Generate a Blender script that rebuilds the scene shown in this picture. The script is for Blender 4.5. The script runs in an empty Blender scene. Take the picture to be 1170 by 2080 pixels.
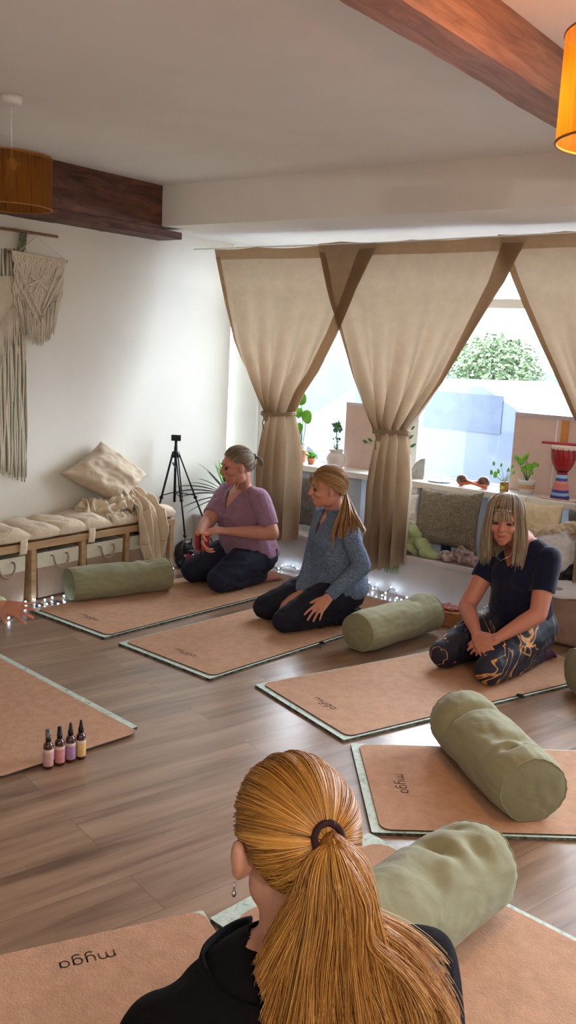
SKY=19.; LAMP=32.; REAR=84.; EXPO=.08
import bpy, bmesh, math, random
import numpy as np
from mathutils import Vector, Matrix, noise
random.seed(7); rng=np.random.default_rng(7)
SC=bpy.context.scene; COL=SC.collection
# ---------------------------------------------------------------- camera frame (world: X along the window wall, Y towards it)
CW=np.array([[0.79925792,0.14466101,-0.58331806],[0.59897466,-0.11235701,0.7928463],[0.04915407,-0.98308143,-0.17645051]])
CH=1.5; CF=1872.0
def ray(px,py): return CW@np.array([px-585.,py-1040.,CF])
def PZ(px,py,z=0.):
    d=ray(px,py); t=(z-CH)/d[2]; return Vector(d*t+[0,0,CH])
def PY(px,py,y):
    d=ray(px,py); return Vector(d*(y/d[1])+[0,0,CH])
def PX(px,py,x):
    d=ray(px,py); return Vector(d*(x/d[0])+[0,0,CH])
def PD(px,py,dep): return Vector(ray(px,py)*dep/CF+[0,0,CH])
V=Vector
def sl(c): return tuple(((x/255)/12.92 if x/255<=0.04045 else ((x/255+0.055)/1.055)**2.4) for x in c)
# ---------------------------------------------------------------- materials
def newmat(name):
    m=bpy.data.materials.new(name); m.use_nodes=True; nt=m.node_tree
    for n in list(nt.nodes): nt.nodes.remove(n)
    o=nt.nodes.new('ShaderNodeOutputMaterial'); b=nt.nodes.new('ShaderNodeBsdfPrincipled')
    nt.links.new(b.outputs[0],o.inputs[0]); return m,nt,b,o
def N(nt,t,**k):
    n=nt.nodes.new(t)
    for a,v in k.items():
        if a in n.inputs: n.inputs[a].default_value=v
        else: setattr(n,a,v)
    return n
def coords(nt,scale=(1,1,1),rot=(0,0,0),kind='Object'):
    t=N(nt,'ShaderNodeTexCoord'); mp=N(nt,'ShaderNodeMapping'); mp.inputs['Scale'].default_value=scale; mp.inputs['Rotation'].default_value=rot
    nt.links.new(t.outputs[kind],mp.inputs['Vector']); return mp.outputs[0]
def ramp(nt,stops,fac):
    r=N(nt,'ShaderNodeValToRGB'); e=r.color_ramp.elements
    while len(e)<len(stops): e.new(0.5)
    for i,(p,c) in enumerate(stops): e[i].position=p; e[i].color=(*c,1)
    nt.links.new(fac,r.inputs[0]); return r.outputs[0]
def mat(name,col,rough=.7,var=.12,scale=8,bump=0.,bscale=60,metal=0,sheen=0,spec=.4,stretch=(1,1,1),col2=None,coat=0,trans=0,detail=3):
    m,nt,b,o=newmat(name); c=sl(col)
    c2=sl(col2) if col2 else tuple(max(0,x*(1-var)) for x in c)
    c1=c if col2 else tuple(min(1,x*(1+var*.6)) for x in c)
    v=coords(nt,stretch)
    n=N(nt,'ShaderNodeTexNoise',Scale=scale,Detail=detail,Roughness=.6); nt.links.new(v,n.inputs['Vector'])
    cr=ramp(nt,[(.35,c2),(.65,c1)],n.outputs[0]); nt.links.new(cr,b.inputs['Base Color'])
    b.inputs['Roughness'].default_value=rough; b.inputs['Metallic'].default_value=metal
    b.inputs['Specular IOR Level'].default_value=spec
    b.inputs['Sheen Weight'].default_value=sheen; b.inputs['Coat Weight'].default_value=coat
    b.inputs['Transmission Weight'].default_value=trans
    if bump:
        n2=N(nt,'ShaderNodeTexNoise',Scale=bscale,Detail=4); nt.links.new(v,n2.inputs['Vector'])
        bp=N(nt,'ShaderNodeBump',Strength=bump,Distance=.01); nt.links.new(n2.outputs[0],bp.inputs['Height']); nt.links.new(bp.outputs[0],b.inputs['Normal'])
    return m
def cloth(name,col,transl=0.,col2=None,weave=500,bump=.25,rough=.9,wr=.0,wscale=9,var=.1):
    """woven fabric: fine crossed waves, soft noise, optional light passing through"""
    m,nt,b,o=newmat(name); c=sl(col); c2=sl(col2) if col2 else tuple(x*(1-var) for x in c)
    v=coords(nt)
    n=N(nt,'ShaderNodeTexNoise',Scale=14.,Detail=4.,Roughness=.7); nt.links.new(v,n.inputs['Vector'])
    cr=ramp(nt,[(.3,c2),(.7,c)],n.outputs[0]); nt.links.new(cr,b.inputs['Base Color'])
    b.inputs['Roughness'].default_value=rough; b.inputs['Specular IOR Level'].default_value=.2; b.inputs['Sheen Weight'].default_value=.15
    n2=N(nt,'ShaderNodeTexNoise',Scale=float(weave),Detail=2.); nt.links.new(v,n2.inputs['Vector'])
    bp=N(nt,'ShaderNodeBump',Strength=bump,Distance=.003); nt.links.new(n2.outputs[0],bp.inputs['Height'])
    last=bp
    if wr:
        n3=N(nt,'ShaderNodeTexNoise',Scale=float(wscale),Detail=3.,Distortion=1.2); nt.links.new(v,n3.inputs['Vector'])
        b2=N(nt,'ShaderNodeBump',Strength=wr,Distance=.03); nt.links.new(n3.outputs[0],b2.inputs['Height']); nt.links.new(bp.outputs[0],b2.inputs['Normal']); last=b2
    nt.links.new(last.outputs[0],b.inputs['Normal'])
    if transl:
        t=N(nt,'ShaderNodeBsdfTranslucent'); nt.links.new(cr,t.inputs[0]); mx=N(nt,'ShaderNodeMixShader'); mx.inputs[0].default_value=transl
        nt.links.new(b.outputs[0],mx.inputs[1]); nt.links.new(t.outputs[0],mx.inputs[2]); nt.links.new(mx.outputs[0],o.inputs[0])
    return m
def emis(name,col,s):
    m,nt,b,o=newmat(name); b.inputs['Base Color'].default_value=(*sl(col),1); b.inputs['Emission Color'].default_value=(*sl(col),1); b.inputs['Emission Strength'].default_value=s; return m
def floor_mat():
    m,nt,b,o=newmat('laminate_planks'); a=math.radians(14.5)
    v=coords(nt,rot=(0,0,math.radians(-75.5)))   # planks run along (0.25,0.97)
    br=N(nt,'ShaderNodeTexBrick'); br.offset=.37; br.inputs['Scale'].default_value=1.; br.inputs['Brick Width'].default_value=1.28; br.inputs['Row Height'].default_value=.19
    br.inputs['Mortar Size'].default_value=.0014; br.inputs['Mortar Smooth'].default_value=.4; br.inputs['Bias'].default_value=0
    br.inputs['Color1'].default_value=(0,0,0,1); br.inputs['Color2'].default_value=(1,1,1,1); br.inputs['Mortar'].default_value=(.5,.5,.5,1)
    nt.links.new(v,br.inputs['Vector'])
    # grain, stretched along the planks and shifted from plank to plank
    mp=N(nt,'ShaderNodeVectorMath',operation='MULTIPLY_ADD'); mp.inputs[1].default_value=(1.1,12,1)
    cb=N(nt,'ShaderNodeVectorMath',operation='SCALE'); cb.inputs['Scale'].default_value=9.; nt.links.new(br.outputs['Color'],cb.inputs[0])
    nt.links.new(v,mp.inputs[0]); nt.links.new(cb.outputs[0],mp.inputs[2])
    n=N(nt,'ShaderNodeTexNoise',Scale=1.1,Detail=7.,Roughness=.62,Distortion=.5); nt.links.new(mp.outputs[0],n.inputs['Vector'])
    cr=ramp(nt,[(.28,sl((86,62,46))),(.42,sl((130,102,82))),(.56,sl((152,123,100))),(.75,sl((170,143,120)))],n.outputs[0])
    mx=N(nt,'ShaderNodeMix',data_type='RGBA',blend_type='MULTIPLY'); mx.inputs[0].default_value=.55
    pr=ramp(nt,[(0,(.80,.79,.78)),(1,(1.06,1.05,1.04))],br.outputs['Color'])
    nt.links.new(cr,mx.inputs[6]); nt.links.new(pr,mx.inputs[7])
    mm=N(nt,'ShaderNodeMix',data_type='RGBA'); nt.links.new(br.outputs['Fac'],mm.inputs[0]); nt.links.new(mx.outputs[2],mm.inputs[6]); mm.inputs[7].default_value=(*sl((98,76,62)),1)
    nt.links.new(mm.outputs[2],b.inputs['Base Color'])
    rr=N(nt,'ShaderNodeMapRange'); rr.inputs['To Min'].default_value=.24; rr.inputs['To Max'].default_value=.40; nt.links.new(n.outputs[0],rr.inputs[0]); nt.links.new(rr.outputs[0],b.inputs['Roughness'])
    b.inputs['Specular IOR Level'].default_value=.75; b.inputs['Coat Weight'].default_value=.25; b.inputs['Coat Roughness'].default_value=.28
    bp=N(nt,'ShaderNodeBump',Strength=.12,Distance=.004); nt.links.new(n.outputs[0],bp.inputs['Height']); nt.links.new(bp.outputs[0],b.inputs['Normal'])
    return m
def wood(name,c1,c2,c3,axis=(12,1,12),rough=.6,bump=.3,sc=2.):
    m,nt,b,o=newmat(name); v=coords(nt,axis)
    n=N(nt,'ShaderNodeTexNoise',Scale=float(sc),Detail=8.,Roughness=.65,Distortion=.8); nt.links.new(v,n.inputs['Vector'])
    cr=ramp(nt,[(.3,sl(c1)),(.5,sl(c2)),(.72,sl(c3))],n.outputs[0]); nt.links.new(cr,b.inputs['Base Color'])
    b.inputs['Roughness'].default_value=rough
    bp=N(nt,'ShaderNodeBump',Strength=bump,Distance=.02); nt.links.new(n.outputs[0],bp.inputs['Height']); nt.links.new(bp.outputs[0],b.inputs['Normal']); return m
def hairmat(name,c1,c2,c3,rough=.38):
    m,nt,b,o=newmat(name); g=N(nt,'ShaderNodeNewGeometry')
    cr=ramp(nt,[(0,sl(c1)),(.5,sl(c2)),(1,sl(c3))],g.outputs['Random Per Island']); nt.links.new(cr,b.inputs['Base Color'])
    b.inputs['Roughness'].default_value=rough; b.inputs['Specular IOR Level'].default_value=.45; return m
CAPM={}
def capmat(m,c):
    if m.name not in CAPM: CAPM[m.name]=mat(m.name+'_underlayer',c,.5,.35,14,.3,120,stretch=(6,6,1))
    return CAPM[m.name]
def skin(name,col,blush=(176,92,78)):
    m,nt,b,o=newmat(name); v=coords(nt)
    n=N(nt,'ShaderNodeTexNoise',Scale=12.,Detail=4.); nt.links.new(v,n.inputs['Vector'])
    c=sl(col); cr=ramp(nt,[(.3,tuple(.82*a+.18*q for a,q in zip(c,sl(blush)))),(.7,c)],n.outputs[0]); nt.links.new(cr,b.inputs['Base Color'])
    b.inputs['Roughness'].default_value=.52; b.inputs['Subsurface Weight'].default_value=.12; b.inputs['Subsurface Radius'].default_value=(.01,.004,.002); b.inputs['Subsurface Scale'].default_value=1.
    n2=N(nt,'ShaderNodeTexNoise',Scale=260.,Detail=2.); nt.links.new(v,n2.inputs['Vector']); bp=N(nt,'ShaderNodeBump',Strength=.08,Distance=.002); nt.links.new(n2.outputs[0],bp.inputs['Height']); nt.links.new(bp.outputs[0],b.inputs['Normal'])
    return m
# ---------------------------------------------------------------- objects
def root(name,loc=(0,0,0),label=None,cat=None,group=None,rz=0.):
    o=bpy.data.objects.new(name,None); COL.objects.link(o); o.location=loc; o.rotation_euler=(0,0,rz); o.empty_display_size=.05
    if label: tag(o,label,cat,group)
    return o
def tag(o,label,cat=None,group=None,kind=None):
    if label: o['label']=label
    if cat: o['category']=cat
    if group: o['group']=group
    if kind: o['kind']=kind
    return o
def link_mesh(name,me,material,parent=None,smooth=True,local=False):
    o=bpy.data.objects.new(name,me); COL.objects.link(o)
    if material:
        for mm in (material if isinstance(material,(list,tuple)) else [material]): me.materials.append(mm)
    if smooth: me.shade_smooth()
    if parent:
        o.parent=parent
        if not local:
            if parent.type=='EMPTY': o.matrix_parent_inverse=(Matrix.Translation(parent.location)@parent.rotation_euler.to_matrix().to_4x4()).inverted()
            elif not parent.parent: o.matrix_parent_inverse=Matrix.Translation(parent.location).inverted()
    elif not local:
        n=len(me.vertices); a=np.empty(n*3,'f'); me.vertices.foreach_get('co',a); a=a.reshape(-1,3)
        c=(a.min(0)+a.max(0))/2; c[2]=a[:,2].min(); a-=c; me.vertices.foreach_set('co',a.ravel()); o.location=V(c.tolist())
    return o
class MB:
    def __init__(s): s.v=[]; s.f=[]; s.mi=[]; s.cur=0
    def add(s,vs,fs):
        b=len(s.v); s.v+= [tuple(x) for x in vs]; s.f+=[tuple(b+i for i in f) for f in fs]; s.mi+=[s.cur]*len(fs); return s
    def box(s,lo,hi,M=None):
        x0,y0,z0=lo; x1,y1,z1=hi
        vs=[V(p) for p in [(x0,y0,z0),(x1,y0,z0),(x1,y1,z0),(x0,y1,z0),(x0,y0,z1),(x1,y0,z1),(x1,y1,z1),(x0,y1,z1)]]
        if M: vs=[M@p for p in vs]
        return s.add(vs,[(0,3,2,1),(4,5,6,7),(0,1,5,4),(1,2,6,5),(2,3,7,6),(3,0,4,7)])
    def tube(s,pts,r,n=10,cap=True,flat=None):
        pts=[V(p) for p in pts]; rs=r if isinstance(r,(list,tuple)) else [r]*len(pts); vs=[];fs=[]
        t=(pts[1]-pts[0]).normalized(); a=t.orthogonal().normalized()
        if flat: a=(V(flat)-t*V(flat).dot(t)).normalized()
        for i,p in enumerate(pts):
            if 0<i<len(pts)-1: t=(pts[i+1]-pts[i-1]).normalized()
            elif i: t=(pts[i]-pts[i-1]).normalized()
            a=(a-t*a.dot(t)).normalized(); b=t.cross(a)
            for k in range(n):
                q=2*math.pi*k/n; rr=rs[i]
                ra,rb=(rr if not isinstance(rr,tuple) else rr[0]),(rr if not isinstance(rr,tuple) else rr[1])
                vs.append(p+a*math.cos(q)*ra+b*math.sin(q)*rb)
        for i in range(len(pts)-1):
            for k in range(n): fs.append((i*n+k,i*n+(k+1)%n,(i+1)*n+(k+1)%n,(i+1)*n+k))
        if cap: fs.append(tuple(range(n-1,-1,-1))); fs.append(tuple((len(pts)-1)*n+k for k in range(n)))
        return s.add(vs,fs)
    def lathe(s,prof,c=(0,0,0),n=28,M=None,cap=True):
        c=V(c); vs=[];fs=[]
        for r,z in prof:
            for k in range(n): q=2*math.pi*k/n; p=V((r*math.cos(q),r*math.sin(q),z)); vs.append(c+(M@p if M else p))
        for i in range(len(prof)-1):
            for k in range(n): fs.append((i*n+k,i*n+(k+1)%n,(i+1)*n+(k+1)%n,(i+1)*n+k))
        if cap: fs.append(tuple(range(n-1,-1,-1))); fs.append(tuple((len(prof)-1)*n+k for k in range(n)))
        return s.add(vs,fs)
    def ell(s,c,r,M=None,nu=16,nv=10):
        c=V(c); r=(r,r,r) if not isinstance(r,(tuple,list)) else r; vs=[];fs=[]
        for i in range(1,nv):
            th=math.pi*i/nv
            for k in range(nu):
                q=2*math.pi*k/nu; p=V((r[0]*math.sin(th)*math.cos(q),r[1]*math.sin(th)*math.sin(q),r[2]*math.cos(th))); vs.append(c+(M@p if M else p))
        t=V((0,0,r[2])); b=V((0,0,-r[2])); vs.append(c+(M@t if M else t)); vs.append(c+(M@b if M else b)); T=len(vs)-2
        for k in range(nu):
            fs.append((T,k,(k+1)%nu)); L=(nv-2)*nu; fs.append((T+1,L+(k+1)%nu,L+k))
            for i in range(nv-2): fs.append((i*nu+k,(i+1)*nu+k,(i+1)*nu+(k+1)%nu,i*nu+(k+1)%nu))
        return s.add(vs,fs)
    def limb(s,pts,rs,n=14,ends=(1,1)):
        """tapered limb along joints: frustums with balls at the joints"""
        for i in range(len(pts)-1): s.tube([pts[i],pts[i+1]],[rs[i],rs[i+1]],n)
        for i,p in enumerate(pts):
            if (i==0 and not ends[0]) or (i==len(pts)-1 and not ends[1]): continue
            s.ell(p,rs[i],nu=n,nv=8)
        return s
    def grid(s,fn,nu,nv,closeu=False):
        vs=[fn(i/(nu-1) if not closeu else i/nu,j/(nv-1)) for j in range(nv) for i in range(nu)]; fs=[]
        for j in range(nv-1):
            for i in range(nu if closeu else nu-1):
                i2=(i+1)%nu; fs.append((j*nu+i,j*nu+i2,(j+1)*nu+i2,(j+1)*nu+i))
        return s.add(vs,fs)
    def mesh(s,name='m'):
        me=bpy.data.meshes.new(name); me.from_pydata(s.v,[],s.f)
        if any(s.mi): me.polygons.foreach_set('material_index',s.mi)
        me.update(); return me
    def build(s,name,material,parent=None,smooth=True,bevel=0,solid=0,sub=0,remesh=0,smooth_it=0,cut=None,disp=None,local=False,weld=False,sharp=False):
        me=s.mesh(name)
        if remesh:
            t=bpy.data.objects.new('t',me); ts=bpy.data.scenes.new('remesh_work'); ts.collection.objects.link(t)
            md=t.modifiers.new('r','REMESH'); md.mode='VOXEL'; md.voxel_size=remesh; md.adaptivity=0
            if smooth_it: ms=t.modifiers.new('s','SMOOTH'); ms.factor=.5; ms.iterations=smooth_it
            ts.view_layers[0].update(); dg=ts.view_layers[0].depsgraph; me2=bpy.data.meshes.new_from_object(t.evaluated_get(dg)); bpy.data.objects.remove(t); bpy.data.scenes.remove(ts); bpy.data.meshes.remove(me); me=me2; me.name=name
            me.materials.clear()
        if cut or weld:
            bm=bmesh.new(); bm.from_mesh(me)
            if weld: bmesh.ops.remove_doubles(bm,verts=bm.verts,dist=1e-5)
            if cut: bmesh.ops.delete(bm,geom=[v for v in bm.verts if cut(v.co)],context='VERTS')
            bm.to_mesh(me); bm.free()
        if disp:
            cs=[v.co.copy() for v in me.vertices]; ns=[v.normal.copy() for v in me.vertices]
            me.vertices.foreach_set('co',[x for c,n in zip(cs,ns) for x in (c+n*disp(c))]); me.update()
        o=link_mesh(name,me,material,parent,smooth,local)
        if bevel:
            b=o.modifiers.new('b','BEVEL'); b.width=bevel; b.segments=2; b.limit_method='ANGLE'; b.angle_limit=.6; b.harden_normals=False
        if solid: m=o.modifiers.new('so','SOLIDIFY'); m.thickness=solid; m.offset=-1
        if sub: m=o.modifiers.new('su','SUBSURF'); m.levels=sub; m.render_levels=sub
        if sharp or bevel: 
            try: me.set_sharp_from_angle(angle=.7)
            except Exception: pass
        return o
def nz(p,s,seed=0.): return noise.noise(V(p)*s+V((seed,seed*1.7,-seed)))
def copy_tree(o,parent=None):
    c=o.copy(); COL.objects.link(c)
    if parent: c.parent=parent
    for ch in list(o.children): copy_tree(ch,c)
    return c
def spl(pts,t):
    """Catmull-Rom through pts at t in 0..1"""
    n=len(pts)-1; x=min(max(t,0),.99999)*n; i=int(x); f=x-i
    p0,p1,p2,p3=[V(pts[min(max(k,0),n)]) for k in (i-1,i,i+1,i+2)]
    return .5*((2*p1)+(p2-p0)*f+(2*p0-5*p1+4*p2-p3)*f*f+(3*p1-p0-3*p2+p3)*f**3)
def lerp(a,b,t): return a+(b-a)*t
def pw(pts,x):
    for (a,b),(c,d) in zip(pts,pts[1:]):
        if x<=c: return b+(d-b)*max(0,(x-a))/(c-a)
    return pts[-1][1]
# ---------------------------------------------------------------- palette
M_wall=mat('wall_plaster',(232,229,218),.85,.03,2,.06,30)
M_ceil=mat('ceiling_plaster',(240,237,233),.9,.04,1.5,.08,14)
M_white=mat('white_paint',(235,235,232),.45,.03,4)
M_seat=mat('pale_paint',(212,205,200),.5,.05,5)
M_floor=floor_mat()
M_beam_dark=wood('dark_beam_wood',(34,18,14),(92,54,38),(128,80,58),(5,1.6,8),.6,.8,2.4)
M_beam=wood('beam_wood',(100,66,46),(150,104,76),(178,134,104),(14,1.2,14),.5,.3,2.)
M_oak=wood('light_oak',(160,128,92),(186,152,112),(202,170,132),(9,1,9),.5,.12,2)
M_basket1=cloth('cream_canvas',(228,222,200),weave=350); M_basket2=cloth('taupe_canvas',(176,152,132),weave=350)
M_rope=mat('rope',(176,156,134),.9,.25,90,.5,200)
M_cush=cloth('bench_linen',(226,208,182),weave=420,wr=.25,wscale=14)
M_pil=cloth('pillow_cotton',(205,186,160),weave=420,wr=.3,wscale=8)
M_throw=cloth('throw_wool',(222,204,178),weave=260,bump=.5)
M_curt=cloth('curtain_linen',(182,158,130),transl=.24,weave=240,bump=.3,var=.12)
M_curt2=cloth('curtain_hem_linen',(200,176,148),transl=.80,weave=240,bump=.3,var=.1)
M_bol=cloth('olive_cotton',(144,143,114),weave=600,bump=.12,wr=.22,wscale=7,var=.08)
M_bolcap=cloth('olive_cotton_end',(134,132,104),weave=600,bump=.12,wr=.2,wscale=7,var=.08)
M_metalb=mat('black_metal',(22,22,25),.4,.2,20,metal=.3); M_blk=mat('black_plastic',(18,18,20),.45,.2,20)
M_leafd=mat('dark_leaf',(38,78,46),.45,.3,20); M_leaf=mat('bright_leaf',(112,186,48),.5,.25,14,trans=.0); M_leafm=mat('mid_leaf',(72,128,62),.5,.3,20)
M_terra=mat('terracotta',(196,122,86),.8,.15,30); M_grey=mat('grey_cushion',(112,110,106),.9,.15,60,.3,200)
M_pinkb=mat('magenta_bottle',(170,20,70),.3,.12,8,coat=.3); M_red=mat('red_drum',(160,22,34),.35,.2,12,coat=.3)
M_blue=mat('teal_bottle',(28,70,100),.35,.15,8,coat=.3); M_steel=mat('steel',(190,190,195),.25,.1,10,metal=.9)
M_cork=mat('cork',(190,148,118),.8,.12,26,.25,160,detail=8)
M_mint=None
def marble():
    m,nt,b,o=newmat('mint_marbled_rubber'); v=coords(nt)
    n=N(nt,'ShaderNodeTexNoise',Scale=22.,Detail=6.,Distortion=2.5); nt.links.new(v,n.inputs['Vector'])
    cr=ramp(nt,[(.30,sl((140,160,150))),(.40,sl((186,208,198))),(.6,sl((206,222,212)))],n.outputs[0]); nt.links.new(cr,b.inputs['Base Color']); b.inputs['Roughness'].default_value=.6; return m
M_mint=marble()
M_mintside=mat('mint_mat_edge',(112,122,112),.8,.5,40,col2=(30,34,36)); M_corkside=mat('cork_mat_edge',(52,48,44),.8)
M_ink=mat('dark_print',(74,58,50),.8)
M_glass=None
def glass():
    m,nt,b,o=newmat('window_glass'); nt.nodes.remove(b); t=N(nt,'ShaderNodeBsdfTransparent'); g=N(nt,'ShaderNodeBsdfGlossy'); g.inputs['Roughness'].default_value=.03
    fr=N(nt,'ShaderNodeFresnel'); fr.inputs[0].default_value=1.3; mx=N(nt,'ShaderNodeMixShader'); nt.links.new(fr.outputs[0],mx.inputs[0]); nt.links.new(t.outputs[0],mx.inputs[1]); nt.links.new(g.outputs[0],mx.inputs[2]); nt.links.new(mx.outputs[0],o.inputs[0]); return m
M_glass=glass()
# ================================================================ THE ROOM
WX=-4.5; CZ=2.455; SY=4.35; SZ=2.209; GY=5.45; FY=4.95; FZ=.262
def struct(name,mb,m,**k):
    o=mb.build(name,m,smooth=False,**k); o['kind']='structure'; return o
struct('floor',MB().box((-5.2,-2.6,-.1),(3.2,5.6,0)),M_floor)
struct('ceiling',MB().box((-4.7,-2.6,CZ),(3.2,SY,CZ+.1)),M_ceil)
struct('wall_left',MB().box((WX-.25,-2.6,0),(WX,5.29,CZ)),M_wall)
struct('wall_right',MB().box((3.,-2.6,0),(3.2,5.6,CZ)),M_wall)
struct('wall_rear',MB().box((-4.75,-2.7,0),(3.2,-2.5,CZ)),M_wall)
struct('trim_1',MB().box((WX,SY,SZ),(3.,5.6,CZ+.1)),M_ceil)          # dropped bulkhead in front of the window
# window wall: low wall, frame, transom and mullions, one pane per bay
struct('wall_window',MB().box((-5.0,GY,0),(3.,GY+.14,.285)),M_wall)
struct('wall_window_return',MB().box((-5.0,5.29,0),(WX-.25,5.6,SZ)).box((-5.0,5.29,SZ),(WX,5.6,CZ)),M_wall)
struct('trim_2',MB().box((-4.6,GY-.02,.62),(-4.335,GY+.16,SZ)),M_white,bevel=.005)   # white pier beside the window
xs=[-4.75,-4.60,-4.335,-3.02,-1.66,-.2,1.4,3.0]
wi=0
for a,b in zip(xs,xs[1:]):
    if a==-4.60: continue
    wi+=1; fr=MB(); y0,y1=GY+.01,GY+.07; w=.045 if b-a>.3 else .012
    fr.box((a,y0,.285),(a+w,y1,SZ)).box((b-w,y0,.285),(b,y1,SZ)).box((a,y0,.285),(b,y1,.34)).box((a,y0,.65),(b,y1,.70)).box((a,y0,SZ-.05),(b,y1,SZ)).box((a,y0,1.80),(b,y1,1.855))
    f=struct('window_%d'%wi,fr,M_white,bevel=.004)
    pane=MB().box((a+w,y0+.025,.34),(b-w,y0+.03,SZ-.05)).build('pane',M_glass,f,smooth=False)
# beams
def beam_mesh(lo,hi,n=60,amp=.006,seed=0.):
    mb=MB(); x0,y0,z0=lo; x1,y1,z1=hi
    prof=[(x0,z0),(lerp(x0,x1,.33),z0),(lerp(x0,x1,.66),z0),(x1,z0),(x1,lerp(z0,z1,.25)),(x1,lerp(z0,z1,.5)),(x1,lerp(z0,z1,.75)),(x1,z1),(x0,z1),(x0,lerp(z0,z1,.5))]
    vs=[];k=len(prof)
    for i in range(n+1):
        y=lerp(y0,y1,i/n)
        for x,z in prof:
            d=nz((x*4,y*1.2,z*4),2.,seed)*amp+nz((x*9,y*9,z*9),2.,seed)*amp*.5; vs.append((x+d*(z<z1-.001),y,z+d*(z<z1-.001)))
    fs=[(i*k+j,i*k+(j+1)%k,(i+1)*k+(j+1)%k,(i+1)*k+j) for i in range(n) for j in range(k)]+[tuple(range(k-1,-1,-1)),tuple(n*k+j for j in range(k))]
    return mb.add(vs,fs)
b=beam_mesh((WX+.002,-2.4,2.19),(-4.3,SY-.002,CZ-.001),140,.007).build('trim_3',M_beam_dark,sharp=True); tag(b,'dark rough timber beam along the top of the left wall',kind='structure')
q=beam_mesh((WX+.002,-2.4,2.145),(-4.285,4.515,2.19),140,.004,3.).build('plank',M_beam_dark,b,sharp=True)
b=beam_mesh((-1.325,-2.4,2.30),(-1.2,SY-.002,CZ-.001),140,.004,5.).build('trim_4',M_beam,sharp=True); tag(b,'warm brown timber ceiling beam running beside the lit lampshade',kind='structure')
# window seat
st=MB().box((WX+.002,FY,0),(2.6,FY+.02,FZ-.03)).box((WX+.002,FY+.02,0),(2.6,GY-.002,FZ-.03))
o=st.build('window_seat',M_seat,smooth=False); tag(o,'long low pale built-in seat under the curtained window','bench')
MB().box((WX+.004,FY-.018,FZ-.03),(2.6,GY-.004,FZ)).build('seat_top',M_seat,o,smooth=False,bevel=.008)
# low shelf standing at the back of the seat
ST=.69; SF=5.2
o=root('shelf_unit',(-3.,SF,FZ),'long low white cube shelf standing on the window seat','shelf')
MB().box((-4.2,SF,ST-.04),(2.,GY-.025,ST)).build('shelf_board',M_white,o,smooth=False,bevel=.003)
for x in (-4.18,-3.78,-3.38,-2.98,-2.83,-2.43,-2.03,-1.63,-1.23,-.83,-.43,0.,.4,.8,1.2,1.6,1.98):
    MB().box((x-.018,SF+.01,FZ),(x+.018,GY-.03,ST-.04)).build('divider',M_white,o,smooth=False,bevel=.002)
MB().box((-4.2,GY-.03,FZ),(2.,GY-.025,ST-.04)).build('back_panel',cloth('white_backing',(228,232,236),transl=.22,weave=50,bump=.02),o,smooth=False)
# ---------------------------------------------------------------- mats
def rrect(w,l,r,n=6):
    pts=[]
    for cx,cy,a0 in ((w-r,r,-90),(w-r,l-r,0),(r,l-r,90),(r,r,180)):
        for i in range(n+1): a=math.radians(a0+90*i/n); pts.append((cx+r*math.cos(a),cy+r*math.sin(a)))
    return pts
def slab(mb,pts,z0,z1,T):
    """closed outline pts extruded; T maps (u,v,z) to the world"""
    n=len(pts); mb.cur=0; mb.add([T(u,v,z1) for u,v in pts],[tuple(range(n))]); mb.cur=1
    vs=[T(u,v,z0) for u,v in pts]+[T(u,v,z1) for u,v in pts]; mb.add(vs,[(i,(i+1)%n,n+(i+1)%n,n+i) for i in range(n)]); mb.cur=0; return mb
def letters():
    """single stroke m y g a, x-height 1"""
    def arc(cx,cy,rx,ry,a0,a1,n=12): return [(cx+rx*math.cos(math.radians(lerp(a0,a1,i/n))),cy+ry*math.sin(math.radians(lerp(a0,a1,i/n)))) for i in range(n+1)]
    L=[]; x=0
    L+=[[(x,0),(x,1)],[(x,.6)]+arc(x+.4,.6,.4,.4,180,0)+[(x+.8,0)],[(x+.8,.6)]+arc(x+1.2,.6,.4,.4,180,0)+[(x+1.6,0)]]; x=2.05
    L+=[[(x,1),(x,.45)]+arc(x+.42,.45,.42,.45,180,360)+[(x+.84,1)],[(x+.84,1),(x+.84,-.2)]+arc(x+.44,-.2,.4,.38,0,-140)]; x=3.35
    L+=[arc(x+.45,.5,.45,.5,0,360,24),[(x+.9,1),(x+.9,-.2)]+arc(x+.47,-.2,.43,.38,0,-140)]; x=4.7
    L+=[arc(x+.45,.5,.45,.5,0,360,24),[(x+.9,1),(x+.9,0)]]
    return L,5.6
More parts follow.
